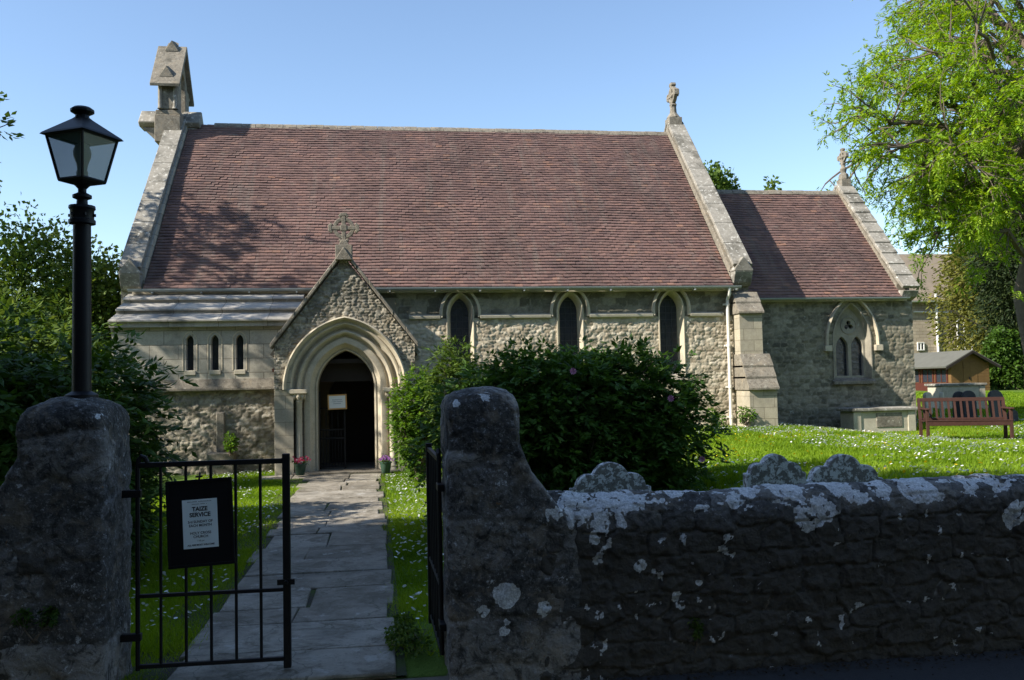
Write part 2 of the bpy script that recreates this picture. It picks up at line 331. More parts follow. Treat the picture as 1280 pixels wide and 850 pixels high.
# ------------------------------------------------------------------ terrain
def gz(x, y):
    x = np.asarray(x, float); y = np.asarray(y, float)
    z = .55*sst(.3, 5.5, x)*sst(5.2, 7.5, y)
    z = z - .26*sst(8, 11, x)*sst(11, 15, y)*(1-sst(22, 30, y))
    z = z + .016*np.maximum(0, y-22)*sst(2, 14, x)
    z = z + .02*(fbm(x*.5, y*.5, 0, 3)-.5)*sst(5, 6, y)*sst(.2, .8, np.abs(x+.7)-.6)
    return np.where(y < 4.9, 0, z)
def grid(xs, ys, fz):
    X, Y = np.meshgrid(xs, ys); Z = fz(X, Y); nx, ny = len(xs), len(ys)
    V = np.stack([X, Y, Z], -1).reshape(-1, 3); i = np.arange(nx*ny).reshape(ny, nx)
    F = np.stack([i[:-1, :-1], i[:-1, 1:], i[1:, 1:], i[1:, :-1]], -1).reshape(-1, 4)
    return V, F
xs = np.concatenate([[-400, -200, -80, -40], np.arange(-24, 30, .3), [35, 45, 60, 90, 200, 400]])
ys = np.concatenate([[4.95], np.arange(5.1, 30, .3), [35, 40, 50, 65, 90, 150, 400, 900]])
V, F = grid(xs, ys, lambda X, Y: gz(X, Y)-.012)
tag(mesh_np('lawn', V, F, M['lawn'], smooth=True), 'green daisy-strewn churchyard lawn', 'lawn', kind='structure')
V, F = grid(np.array([-400., -50, -10, 0, 10, 50, 400]), np.array([-400., -30, -8, 0, 3, 4.96]), lambda X, Y: X*0-.05)
tag(mesh_np('road', V, F, M['asphalt']), 'dark tarmac road outside the churchyard wall', 'road', kind='structure')
# ground strip under the gate
b = MB(); b.box(-1.5, .32, 4.62, 5.0, -.05, -.012); tag(b.build('threshold', M['flag'], bevel=.01), 'stone gate threshold', 'threshold', kind='structure')

# ------------------------------------------------------------------ flagged path
def path():
    t = MB()
    def slab(x0, x1, y0, y1):
        t.cur = (random.uniform(.3, .7), 0, 0, 1); g = random.uniform(.003, .014); d = lambda: random.uniform(-.014, .014)
        zz = .022+random.uniform(-.004, .008); tl = random.uniform(-.004, .004); s2 = random.uniform(-.025, .025)
        p = [(x0+g+d(), y0+g+d()), (x1-g+d(), y0+g+s2+d()), (x1-g+d(), y1-g+s2+d()), (x0+g+d(), y1-g+d())]
        t.hexa([(x, y, -.03) for x, y in p]+[(x, y, zz+(tl if i in (0, 3) else -tl)) for i, (x, y) in enumerate(p)])
    y = 4.98
    while y < 16.05:
        h = random.uniform(.38, .8)
        if y+h > 15.8: h = 16.12-y
        tt = (y-5)/11; xl = -1.17-.26*tt+random.uniform(-.06, .05); xr = .02-.2*tt+random.uniform(-.05, .05)
        n = random.choice((1, 1, 2, 2, 2)); cuts = sorted([xl+(xr-xl)*(i+random.uniform(-.22, .22))/n for i in range(1, n)])
        cuts = [xl]+cuts+[xr]
        for a, c in zip(cuts, cuts[1:]): slab(a, c, y, y+h)
        y += h
    for i in range(3): slab(-2.25+.28*i, -1.97+.28*i, 15.75, 16.3)
    o = t.build('path', M['flag'], bevel=.012, attr=True, seg=2); tag(o, 'pale flagstone path from the gate to the porch', 'path', kind='structure')
    V, F = grid(np.linspace(-1.5, .08, 30), np.linspace(4.96, 16.3, 120), lambda X, Y: .004+X*0+.006*(fbm(X*6, Y*6)-.5))
    V[:, 0] += -.18*(V[:, 1]-5)/11
    tag(mesh_np('path_bed', V, F, M['joint'], smooth=True), 'mossy bed under the path flags', 'path', kind='structure')
path()

# ------------------------------------------------------------------ rubble skins
def stones(U, Vv, ch, sw, seed, jit=.42, pn=3.2):
    """irregular coursed rubble: cell shade, cell id 2, edge distance for points (U,V)"""
    U = U + .35*sw*(fbm(U/sw*.9, Vv/sw*.9, 0, seed+50, 3)-.5); Vw = Vv + .7*ch*(fbm(U/sw*.7, Vv/sw*1.2, 5, seed+60, 3)-.5)
    j0 = np.floor(Vw/ch); best = np.full(U.shape, 1e9); sec = best.copy(); rid = np.zeros(U.shape); rid2 = rid.copy()
    for dj in (-1, 0, 1):
        j = j0+dj; rw = sw*(.7+.7*_h(j, j*0, j*0, seed+3)); off = _h(j, j*0, j*0, seed+4)
        i0 = np.floor(U/rw-off)
        for di in (-1, 0, 1, 2):
            i = i0+di
            cu = (i+off+.5*0+jit*(2*_h(i, j, j*0, seed)-1))*rw; cv = (j+.5+jit*.6*(2*_h(i, j, j*0, seed+1)-1))*ch
            d = (np.abs((U-cu)/rw)**pn+np.abs((Vw-cv)/ch)**pn)**(1/pn)
            r = _h(i, j, j*0, seed+2); r2 = _h(i, j, j*0, seed+7)
            m = d < best; sec = np.where(m, best, np.minimum(sec, d)); rid = np.where(m, r, rid); rid2 = np.where(m, r2, rid2); best = np.where(m, d, best)
    return rid, rid2, sec-best
def field(U, Vv, ch, sw, seed, depth, mort=.16, rough=.3, jit=.42, pn=3.2):
    r, r2, e = stones(U, Vv, ch, sw, seed, jit, pn)
    e = e + .14*(fbm(U*14, Vv*14, 0, seed+9, 3)-.5)
    s_ = sst(.02, mort+.12, e)
    h = depth*(s_*(.4+.6*r2)+rough*(fbm(U*9, Vv*9, 0, seed+20, 4)-.5)*1.3+rough*.7*(fbm(U*28, Vv*28, 0, seed+25, 3)-.5))
    return r, 1-sst(.0, mort, e), h
def skin(name, x0, x1, z0, z1, y, m, parent, ch, sw, depth, mask, seed=1, res=.024, mort=.16, lich=None, rough=.3, axis='x'):
    nx = max(2, int((x1-x0)/res)); nz = max(2, int((z1-z0)/res))
    X, Z = np.meshgrid(np.linspace(x0, x1, nx+1), np.linspace(z0, z1, nz+1))
    r, g, h = field(X, Z, ch, sw, seed, depth, mort, rough)
    L = lich(X, Z) if lich else X*0
    if axis == 'x': P = np.stack([X, y-h, Z], -1).reshape(-1, 3)
    else: P = np.stack([y-h if axis == 'w' else y+h, X, Z], -1).reshape(-1, 3)
    i = np.arange(P.shape[0]).reshape(nz+1, nx+1)
    F = np.stack([i[:-1, :-1], i[:-1, 1:], i[1:, 1:], i[1:, :-1]], -1).reshape(-1, 4)
    if axis == 'w': F = F[:, ::-1]
    cx = (X[:-1, :-1]+X[1:, 1:])/2; cz = (Z[:-1, :-1]+Z[1:, 1:])/2
    F = F[mask(cx, cz).reshape(-1)]
    used = np.zeros(len(P), bool); used[F.ravel()] = True; re = np.cumsum(used)-1
    A = np.stack([r, g, L, r*0+1], -1).reshape(-1, 4)
    return mesh_np(name, P[used], re[F], m, parent, True, A[used])

# pointed arches: half width a, springing zs, base zb, centre offset c; o = concentric offset
def arch(cx, a, zs, zb, c, o=0., n=14, foot=True):
    Rr = a+c+o; th = math.acos(c/Rr); pts = []
    if foot: pts.append((cx-a-o, zb))
    for i in range(n+1):
        t = math.pi-(math.pi-(math.pi-th))*i/n if False else math.pi-th*i/n
        pts.append((cx+c+Rr*math.cos(t), zs+Rr*math.sin(t)))
    for i in range(n, -1, -1):
        t = th*i/n
        if i == n: continue
        pts.append((cx-c+Rr*math.cos(t), zs+Rr*math.sin(t)))
    if foot: pts.append((cx+a+o, zb))
    return pts
def inside_arch(X, Z, cx, a, zs, zb, c, o=0.):
    Rr = a+c+o
    up = (np.hypot(X-cx-c, Z-zs) < Rr) & (np.hypot(X-cx+c, Z-zs) < Rr) & (Z >= zs)
    return up | ((np.abs(X-cx) < a+o) & (Z < zs) & (Z > zb))
def loft(mb, rings, cx, a, zs, zb, c, foot=True, n=14, closed=False):
    base = len(mb.v); L = None
    for o, y in rings:
        p = arch(cx, a, zs, zb, c, o, n, foot); L = len(p)
        mb.v += [(x, y, z) for x, z in p]; mb.c += [mb.cur]*L
    for k_ in range(len(rings)-1):
        for i in range(L-1):
            a0 = base+k_*L+i; mb.f.append([a0, a0+1, a0+L+1, a0+L])
    if closed:
        for side in (0, L-1): mb.f.append([base+k_*L+side for k_ in range(len(rings))])

def halfround(mb, x0, x1, y, z, r=.055):
    pr = [(y+r*math.cos(t), z+r*math.sin(t)) for t in [math.pi+math.pi*i/8 for i in range(9)]]
    pi_ = [(y+(r-.008)*math.cos(t), z+(r-.008)*math.sin(t)) for t in [2*math.pi-math.pi*i/8 for i in range(9)]]
    mb.prism_x(pr+pi_, x0, x1)
def tiles(name, x0, x1, ye, ze, yr, zr, m, parent, gauge=.1, tw=.165, seed=1, side=1):
    """stepped plain tiles from eaves (ye,ze) to ridge (yr,zr)"""
    g = np.random.default_rng(seed); S = math.hypot(yr-ye, zr-ze); rows = int(S/gauge); gauge = S/rows
    dy, dz = (yr-ye)/S, (zr-ze)/S; ny, nz_ = -dz*side, dy*side
    if nz_ < 0: ny, nz_ = -ny, -nz_
    V = []; Fs = []; A = []
    n = int((x1-x0)/tw); tw = (x1-x0)/n
    for r in range(rows):
        off = (r % 2)*.5*tw; k_ = np.arange(-1, n+1)
        a = np.clip(x0+k_*tw+off+.0015, x0, x1); b = np.clip(x0+(k_+1)*tw+off-.0015, x0, x1); ok = b-a > .01; a = a[ok]; b = b[ok]; q = len(a)
        s0 = r*gauge-.008+g.normal(0, .0045, q)+.022*(vn(a*.8, a*0+r*.35, 3, seed)-.5); s1 = r*gauge+gauge*1.02
        sag = .016*np.sin(a*1.1+seed)*math.sin(r*.11)+.010*(vn(a*1.7, a*0+r*.12, 0, seed)-.5)*2
        h0 = .032+g.normal(0, .0030, q)+sag; h1 = .009+g.normal(0, .001, q)+sag; tl = g.normal(0, .0025, q)
        sh = np.clip(g.beta(3.6, 4.2, q)+.12*np.sin(r*.7)*g.random(), 0, 1); sh = np.where(g.random(q) < .008, 1., sh); sh = np.where(g.random(q) < .05, sh*.3, sh)
        rowp = []
        for X_, s_, h_ in ((a, s0, h0+tl), (b, s0, h0-tl), (b, s1, h1-tl), (a, s1, h1+tl), (a, s0, h0*0-.005), (b, s0, h0*0-.005)):
            rowp.append(np.stack([X_, ye+dy*s_+ny*h_, ze+dz*s_+nz_*h_], -1))
        P = np.stack(rowp, 1).reshape(-1, 3); base = sum(len(x) for x in V); i = base+np.arange(q)*6
        V.append(P); A.append(np.repeat(np.stack([sh, g.random(q), sh*0, sh*0+1], -1), 6, 0))
        Fs += [np.stack([i, i+1, i+2, i+3], -1), np.stack([i+4, i+5, i+1, i], -1)]
    return mesh_np(name, np.concatenate(V), np.concatenate(Fs), m, parent, False, np.concatenate(A))
def coping_run(mb, x0, x1, y0, z0, y1, z1, n, th=.09, step=0., lift=0., jit=.004):
    """row of coping slabs along a slope in the y-z plane"""
    S = math.hypot(y1-y0, z1-z0); dy, dz = (y1-y0)/S, (z1-z0)/S; ny, nz_ = (-dz, dy) if dy > 0 else (dz, -dy)
    for i in range(n):
        a = S*i/n+.004; b = S*(i+1)/n-.004; h = lift; j = random.uniform(-jit, jit)
        q = [(a-step, h+step*.9), (b, h), (b, h+th), (a-step, h+th+step*.9)]
        p = [(y0+dy*s_+ny*t_, z0+dz*s_+nz_*t_) for s_, t_ in q]
        mb.prism_x(p, x0+j, x1+j)
def wheel_cross(mb, c, s, plane='x', rt=1.):
    """carved wheel cross, overall height about 2*s, centre c; plane 'x' spreads along x, 'y' along y"""
    cx, cy, cz = c
    ax = Vector((1, 0, 0)) if plane == 'x' else Vector((0, 1, 0)); az = Vector((0, 0, 1)); ay = Vector((0, 1, 0)) if plane == 'x' else Vector((1, 0, 0))
    C = Vector(c); d = .13*s*rt
    for k_ in range(4):
        t = math.pi/2*k_; u = ax*math.cos(t)+az*math.sin(t); p = az*math.cos(t)-ax*math.sin(t)
        mb.obox(C+u*.42*s, u, ay, p, .43*s, d*.9, .125*s)
        mb.obox(C+u*.88*s, u, ay, p, .11*s, d, .22*s)
        for q in (-1, 1): mb.obox(C+u*.80*s+p*q*.22*s, (u+p*q).normalized(), ay, (p-u*q).normalized(), .09*s, d*.95, .09*s)
    n = 28; vs = []; 
    for k_ in range(n):
        t = 2*math.pi*k_/n; u = ax*math.cos(t)+az*math.sin(t)
        for r, yy in ((.46, -1), (.70, -1), (.70, 1), (.46, 1)): vs.append(C+u*r*s+ay*yy*d*.75)
    mb.add(vs, [(4*k_+j, 4*k_+(j+1) % 4, 4*((k_+1) % n)+(j+1) % 4, 4*((k_+1) % n)+j) for k_ in range(n) for j in range(4)])
    mb.obox(C, ax, ay, az, .2*s, d*1.1, .2*s)

# ------------------------------------------------------------------ the church
NX0, NX1, NY, NR, NE, NZ = -5.2, 7.9, 18.4, 22.5, 3.72, 8.17     # nave: ends, south face, ridge line, eaves, ridge
CX1, CY, CE, CZ = 12.66, 19.8, 3.56, 6.62
PX, PY = -.77, 16.4
church = empty('church', (1.2, 19, 0), 'stone village church with red-brown tiled roofs, bellcote and gabled porch', 'church')
# cores (solid walls behind the dressed skins)
b = MB(); b.box(NX0+.05, NX1-.05, NY+.36, NR*2-NY, -.4, NE-.02); wall_core = b.build('wall_core', M['rubble'], church)
b = MB(); b.prism_x([(NY+.4, NE), (NR, NZ-.3), (2*NR-NY-.4, NE)], NX0+.1, NX1-.1); b.build('roof_timbers', M['darkdoor'], church)
WIN = [(1.52, 3.4), (3.87, 3.42), (6.11, 3.44)]
wa, wc = .19, .20; wrise = math.sqrt((wa+wc)**2-wc**2)
def win_mask(X, Z, o):
    m = np.ones(X.shape, bool)
    for cx, zt in WIN: m &= ~inside_arch(X, Z, cx, wa, zt-wrise, 1.66-.14, wc, o)
    return m
skin('nave_wall', .2, 7.62, -.1, 2.96, NY, M['rubble'], church, .075, .16, .020, lambda X, Z: win_mask(X, Z, .10), 3, rough=1.1, mort=.10, res=.02)
skin('upper_wall', -2.0, 7.9, 2.94, NE-.02, NY+.02, M['rubble_grey'], church, .16, .30, .014, lambda X, Z: win_mask(X, Z, .10), 5, mort=.08)
skin('end_wall', NX0-.05, -1.8, -.1, NE, NY+.01, M['rubble_grey'], church, .16, .30, .02, lambda X, Z: X < 99, 6)
# lancet windows
for cx, zt in WIN:
    zs = zt-wrise; t = MB()
    loft(t, [(.105, NY-.0), (.105, NY-.03), (.085, NY-.035), (.07, NY-.02), (0, NY+.2), (0, NY+.3)], cx, wa, zs, 1.66, wc)
    t.prism_x([(NY-.06, 1.58), (NY-.03, 1.66), (NY+.25, 1.78), (NY+.25, 1.58)], cx-wa-.13, cx+wa+.13)
    wf = t.build('window', M['mould'], church, smooth=True)
    t = MB(); loft(t, [(.245, NY+.01), (.245, NY-.055), (.19, NY-.075), (.175, NY+.0)], cx, wa, zs, 2.98, wc); t.build('hood_mould', M['mould'], wf, smooth=True)
    t = MB(); p = arch(cx, wa+.01, zs, 1.70, wc); t.add([(x, NY+.2, z) for x, z in p], [list(range(len(p)))]); t.build('glass', M['glass'], wf)
    t = MB()
    for i in range(1, 12): t.box(cx-wa, cx+wa, NY+.188, NY+.196, 1.74+i*.145, 1.748+i*.145)
    for dx in (-.065, .065): t.box(cx+dx-.004, cx+dx+.004, NY+.186, NY+.194, 1.7, zt-.12)
    t.build('glazing_bars', M['leading'], wf)
# string course between the hoods
t = MB()
for a, c in ((.45, 1.52-.42), (1.52+.42, 3.87-.42), (3.87+.42, 6.11-.42), (6.11+.42, 7.28)):
    a2 = a if a < .5 else a; t.prism_x([(NY+.02, 2.93), (NY-.07, 2.955), (NY-.08, 3.01), (NY+.0, 3.045), (NY+.02, 3.045)], a2, c)
build_each(t, 'string_course', M['pale'], church, bevel=.004)
# nave roof
nr = tiles('nave_roof', NX0+.42, NX1-.42, NY-.16, NE-.12, NR, NZ, M['tile'], church, seed=4)
b = MB(); b.prism_x([(NY-.12, NE-.14), (NR, NZ-.05), (NR, NZ-.12), (NY-.05, NE-.16)], NX0+.4, NX1-.4)
b.prism_x([(NR, NZ-.02), (2*NR-NY+.15, NE-.12), (2*NR-NY+.15, NE-.2), (NR, NZ-.14)], NX0+.4, NX1-.4); b.build('roof_deck', M['weather'], nr)
def ridge(mb, x0, x1, y, z, r=.10, L=.33):
    n = int((x1-x0)/L); L = (x1-x0)/n
    for i in range(n):
        a = x0+i*L; zz = z+random.uniform(-.006, .006)
        pr = [(y-r*1.1, zz-.10), (y-r*.5, zz+.0), (y, zz+.035), (y+r*.5, zz), (y+r*1.1, zz-.10)]
        mb.prism_x(pr, a+.004, a+L-.004)
b = MB(); ridge(b, NX0+1.0, NX1-.35, NR, NZ+.02); b.build('ridge_tiles', M['weather'], nr, bevel=.004)
# gutter, fascia
g = MB(); halfround(g, NX0+.15, NX1-.28, NY-.24, NE-.13)
for i in range(14): g.box(NX0+.6+i*.93, NX0+.625+i*.93, NY-.30, NY, NE-.22, NE-.195)
g.build('gutter', M['gutter'], church)
b = MB(); b.box(NX0+.2, NX1-.3, NY-.14, NY+.1, NE-.22, NE-.14); b.build('eaves_course', M['mould'], church)
# downpipe
d = MB(); xx = 7.36; d.tube([(xx, NY-.24, NE-.17), (xx, NY-.23, NE-.3), (xx, NY-.10, NE-.42), (xx, NY-.095, .52)], .036, 10)
for z in (3.2, 2.3, 1.4, .75): d.lathe(xx, NY-.095, [(.036, z-.03), (.048, z-.028), (.048, z+.028), (.036, z+.03)], 10); d.box(xx-.07, xx+.07, NY-.06, NY+.01, z-.018, z+.018)
d.build('downpipe', M['pipe'], church, smooth=True)
# gable parapets
def gable(x0, x1, yf, yr, ze, zr, name, mat_, lift=.16, base=-.3):
    yb = 2*yr-yf; b = MB(); k_ = (zr-ze)/(yr-yf)
    b.prism_x([(yf, base), (yf, ze+.14), (yr, zr+lift), (yb, ze+.14), (yb, base)], x0, x1); return b.build(name, mat_, church)
gable(NX1-.40, NX1, NY+.03, NR, NE+.18, NZ+.02, 'east_gable', M['weather'])
gable(NX0, NX0+.40, NY+.03, NR, NE+.18, NZ+.02, 'west_gable', M['ashlar'])
def verge(x0, x1, y0, z0, zr, n, step, m, name='coping', yr=NR):
    b = MB(); coping_run(b, x0, x1, y0, z0, yr, zr, n, .085, step); coping_run(b, x0, x1, 2*yr-y0, z0, yr, zr, n, .085, step)
    return b.build(name, m, church, bevel=.008)
vE = verge(NX1-.40, NX1+.04, NY-.12, NE+.30, NZ+.27, 8, 0., M['coping'])
vW = verge(NX0-.05, NX0+.37, NY-.12, NE+.26, NZ+.22, 8, 0., M['coping'])
# kneelers: gablet-shaped stones projecting at the foot of each coping
def kneeler(x0, x1, y, z, par, m):
    t = MB(); xm = (x0+x1)/2
    t.prism_y([(x0+.02, z-.02), (x1-.02, z-.02), (x1-.02, z+.02), (xm, z+.30), (x0+.02, z+.02)], y-.12, y+.22)
    t.prism_x([(y-.12, z-.02), (y-.02, z-.26), (y+.05, z-.34), (y+.4, z-.34), (y+.4, z-.02)], x0+.03, x1-.03)
    t.build('kneeler', m, par, bevel=.01)
kneeler(NX1-.42, NX1+.05, NY-.1, NE+.22, vE, M['coping']); kneeler(NX0-.06, NX0+.39, NY-.1, NE+.20, vW, M['coping'])
t = MB(); t.box(NX1-.38, NX1-.02, NR-.18, NR+.18, NZ+.1, NZ+.42); t.lathe(NX1-.2, NR, [(.2, NZ+.42), (.1, NZ+.56), (.085, NZ+.75), (.11, NZ+.8)], 8)
wheel_cross(t, (NX1-.2, NR, NZ+1.05), .34, 'y', 1.6); t.build('gable_cross', M['weather'], vE, bevel=.012)
# buttress at the east end of the nave
bt = MB(); bx0, bx1, bx2 = 7.5, 8.02, 8.12
bt.prism_x([(NY+.1, -.1), (18.02, -.1), (18.02, 2.97), (NY+.1, 2.97)], bx0, bx1)
bt.prism_x([(18.03, -.1), (17.62, -.1), (17.62, 1.33), (18.03, 1.33)], bx0+.002, bx2)
bo = bt.build('buttress', M['ashlar_y'], church, bevel=.008)
bt = MB()
def weathering(x0, x1, ya, za, yb_, zb_, n):
    for i in range(n):
        y0, z0 = ya+(yb_-ya)*i/n, za+(zb_-za)*i/n; y1, z1 = ya+(yb_-ya)*(i+1)/n, za+(zb_-za)*(i+1)/n
        bt.prism_x([(y0-.05, z0), (y0-.05, z0+.045), (y1-.01, z1+.05), (NY+.1, z1+.05), (NY+.1, z0)], x0-.03, x1+.03)
weathering(bx0, bx1, 18.00, 2.97, 18.32, 3.42, 2); weathering(bx0, bx2, 17.60, 1.33, 18.0, 2.05, 3)
build_each(bt, 'weathering', M['weather'], bo, bevel=.006)
# chancel
b = MB(); b.box(NX1-.1, CX1-.04, CY+.30, 2*NR-CY, -.3, CE-.02); b.build('chancel_core', M['rubble_grey'], church)
ca, cc, czs, czb, CWX = .40, .62, 2.42, 1.50, 11.06
crise = math.sqrt((ca+cc)**2-cc**2)
skin('chancel_wall', NX1, CX1, -.1, CE-.02, CY, M['rubble_grey'], church, .095, .19, .018, lambda X, Z: ~inside_arch(X, Z, CWX, ca, czs, czb-.12, cc, .1), 12)
skin('chancel_end', CY, CY+1.2, -.1, CE, CX1-.03, M['rubble_grey'], church, .12, .24, .02, lambda X, Z: X < 99, 13, axis='e', res=.05)
# two-light traceried window
t = MB(); loft(t, [(.10, CY-.0), (.10, CY-.03), (.075, CY-.03), (.03, CY+.09), (0, CY+.12), (0, CY+.24)], CWX, ca, czs, czb, cc, n=16)
cw = t.build('chancel_window', M['mould_grey'], church, smooth=True)
t = MB(); t.prism_x([(CY-.10, czb-.12), (CY-.10, czb-.04), (CY+.2, czb+.07), (CY+.2, czb-.12)], CWX-ca-.14, CWX+ca+.14); t.build('sill', M['weather'], cw, bevel=.01)
t = MB(); loft(t, [(.29, CY+.01), (.29, CY-.08), (.24, CY-.10), (.22, CY+.01)], CWX, ca, czs, czs-.12, cc, n=16, closed=True)
for s_ in (-1, 1): t.box(CWX+s_*(ca+.25)-.09, CWX+s_*(ca+.25)+.09, CY-.12, CY+.02, czs-.24, czs-.10)
t.build('hood_mould', M['mould'], cw, smooth=True, bevel=.004)
def curve_plate(name, loops, y, th, m, parent):
    cu = bpy.data.curves.new(name, 'CURVE'); cu.dimensions = '2D'; cu.fill_mode = 'BOTH'; cu.extrude = th/2; cu.bevel_depth = .008
    for L in loops:
        s_ = cu.splines.new('POLY'); s_.points.add(len(L)-1); s_.use_cyclic_u = True
        for p, (x, z) in zip(s_.points, L): p.co = (x, z, 0, 1)
    o = bpy.data.objects.new(name, cu); COL.objects.link(o)
    dg = bpy.context.evaluated_depsgraph_get(); me = bpy.data.meshes.new_from_object(o.evaluated_get(dg)); bpy.data.objects.remove(o)
    me.transform(Matrix.Translation((0, y, 0)) @ Matrix.Rotation(R(90), 4, 'X')); me.materials.clear(); me.materials.append(m)
    return link(bpy.data.objects.new(name, me), parent)
outer = arch(CWX, ca, czs, czb+.03, cc, .005, 16)
lt = [arch(CWX+s_*.195, .16, 2.26, czb+.08, .17, 0, 10) for s_ in (-1, 1)]
tre = []
cz0 = 2.80
for i in range(60):
    t_ = 2*math.pi*i/60+math.pi/2; rr = .052+.085*abs(math.cos(1.5*(t_-math.pi/2)))**.8; tre.append((CWX+.92*rr*math.cos(t_), cz0+.92*rr*math.sin(t_)))
curve_plate('tracery', [outer, tre]+lt, CY+.17, .09, M['mould_grey'], cw)
t = MB(); n = 32; vs = []
for i in range(n):
    t_ = 2*math.pi*i/n
    for r, yy in ((.17, .13), (.185, .10), (.21, .10), (.225, .13)): vs.append((CWX+r*math.cos(t_), CY+yy, cz0+r*math.sin(t_)))
t.add(vs, [(4*i+j, 4*i+j+1, 4*((i+1) % n)+j+1, 4*((i+1) % n)+j) for i in range(n) for j in range(3)])
t.build('roundel', M['mould_grey'], cw, smooth=True)
t = MB(); p = arch(CWX, ca+.01, czs, czb, cc, 0, 16); t.add([(x, CY+.225, z) for x, z in p], [list(range(len(p)))]); t.build('glass', M['glass'], cw)
t = MB()
for i in range(7): t.box(CWX-.38, CWX+.38, CY+.214, CY+.220, 1.62+i*.13, 1.63+i*.13)
t.build('glazing_bars', M['leading'], cw)
cr = tiles('chancel_roof', NX1+.0, CX1-.34, CY-.15, CE-.10, NR, CZ, M['tile'], church, seed=9)
b = MB(); b.prism_x([(CY-.1, CE-.13), (NR, CZ-.05), (NR, CZ-.2), (CY, CE-.2)], NX1, CX1-.3); b.prism_x([(NR, CZ-.02), (2*NR-CY+.15, CE-.1), (2*NR-CY+.15, CE-.2), (NR, CZ-.2)], NX1, CX1-.3); b.build('roof_deck', M['weather'], cr)
b = MB(); ridge(b, NX1+.0, CX1-.3, NR, CZ+.02); b.build('ridge_tiles', M['weather'], cr, bevel=.004)
g = MB(); halfround(g, NX1+.06, CX1-.2, CY-.22, CE-.11, .05); g.build('gutter', M['gutter'], church)
b = MB(); b.box(NX1, CX1-.2, CY-.12, CY+.1, CE-.19, CE-.12); b.build('eaves_course', M['mould'], church)
gable(CX1-.36, CX1-.03, CY+.03, NR, CE+.1, CZ, 'chancel_gable', M['weather'])
vC = verge(CX1-.38, CX1+.06, CY-.18, CE+.10, CZ+.17, 10, .035, M['coping'])
t = MB(); t.prism_x([(CY-.26, CE+.05), (CY-.16, CE-.10), (CY+.1, CE-.2), (CY+.2, CE+.1)], CX1-.36, CX1+.04); t.build('kneeler', M['coping'], vC, bevel=.01)
t = MB(); t.box(CX1-.28, CX1+.0, NR-.14, NR+.14, CZ+.1, CZ+.36); t.lathe(CX1-.14, NR, [(.15, CZ+.36), (.13, CZ+.5), (.07, CZ+.55), (.10, CZ+.66), (.06, CZ+.72), (.06, CZ+.82)], 8)
wheel_cross(t, (CX1-.14, NR, CZ+1.0), .24, 'y', 1.6); t.build('gable_cross', M['weather'], vC, bevel=.01)

# bellcote on the west gable
bc = MB(); X0, X1 = -5.42, -4.92; YS, YN = 21.85, 23.15
bc.box(X0-.05, X1+.05, YS+.0, YN+.0, 7.55, 8.22)
bc.box(X0-.03, X1+.03, YS+.02, YN-.02, 8.22, 8.34)
for y0, y1 in ((YS+.03, YS+.40), (YN-.40, YN-.03)): bc.box(X0+.02, X1-.02, y0, y1, 8.36, 9.14)
n = 10; ar = [(YS+.03, 9.14), (YS+.40, 9.14)]+[(NR-.25*math.cos(math.pi*i/n), 9.14+.3*math.sin(math.pi*i/n)) for i in range(n+1)]+[(YN-.40, 9.14), (YN-.03, 9.14), (NR+.1, 9.75), (NR-.1, 9.75)]
bc.prism_x([(YS+.03, 8.95), (YS+.39, 8.95), (NR-.2, 9.35), (NR, 9.45), (NR+.2, 9.35), (YN-.39, 8.95), (YN-.03, 8.95), (NR, 9.95)], X0+.03, X1-.03)
bco = bc.build('bellcote', M['weather'], church, bevel=.015)
t = MB()
for x_ in (X0+.08, X1-.08): 
    for y_ in (YS+.02, YN-.02): t.lathe(x_, y_, [(.07, 8.36), (.05, 8.42), (.045, 8.9), (.07, 8.96), (.075, 9.02)], 10)
build_each(t, 'shaft', M['coping'], bco, smooth=True)
t = MB(); t.prism_x([(YS-.14, 8.86), (YS-.16, 8.93), (NR, 10.14), (NR, 9.98)], X0-.12, X1+.07); t.prism_x([(YN+.14, 8.86), (NR, 9.98), (NR, 10.14), (YN+.16, 8.93)], X0-.12, X1+.07)
for fy, fz in ((.18, .17), (.86, .86)):
    y_ = YS-.16+(NR-YS+.16)*fy; z_ = 8.93+1.21*fz; xm = (X0+X1)/2-.02
    t.add([(xm-.17, y_-.02, z_), (xm+.17, y_-.02, z_), (xm, y_-.02, z_+.27), (xm-.12, y_+.2, z_+.28), (xm+.12, y_+.2, z_+.28), (xm, y_+.24, z_+.34)], [(0, 1, 2), (0, 2, 5, 3), (1, 4, 5, 2)])
t.build('bellcote_roof', M['weather'], bco, bevel=.008)
t = MB()
for x0, x1, s_ in ((X0-.52, X0+.02, -1), (X1-.02, X1+.42, 1)):
    t.prism_x([(NR-.32, 8.13), (NR, 8.50), (NR+.32, 8.13), (NR+.22, 8.03), (NR-.22, 8.03)], x0, x1)
    t.prism_y([(X0-.46, 8.03), (X0-.02, 8.03), (X0-.02, 7.6)] if s_ < 0 else [(X1+.0, 7.8), (X1+.36, 8.03), (X1, 8.03)], NR-.2, NR+.2)
build_each(t, 'saddle_stone', M['coping'], bco, bevel=.02)

# lean-to (west of the porch)
LX0, LX1, LY = -5.08, -1.95, 17.3
lw = [( -3.69, 2.62), (-3.235, 2.62), (-2.78, 2.62)]; la, lc, lrise = .075, .05, math.sqrt(.125**2-.05**2)
b = MB(); b.box(LX0+.02, LX1, LY+.16, NY+.3, -.3, 2.80); le = b.build('aisle', M['ashlar'], church)
skin('lower_wall', LX0, LX1+.2, -.12, 1.56, LY+.03, M['rubble_porch'], le, .078, .16, .024, lambda X, Z: X < 99, 21, rough=1.0, mort=.10)
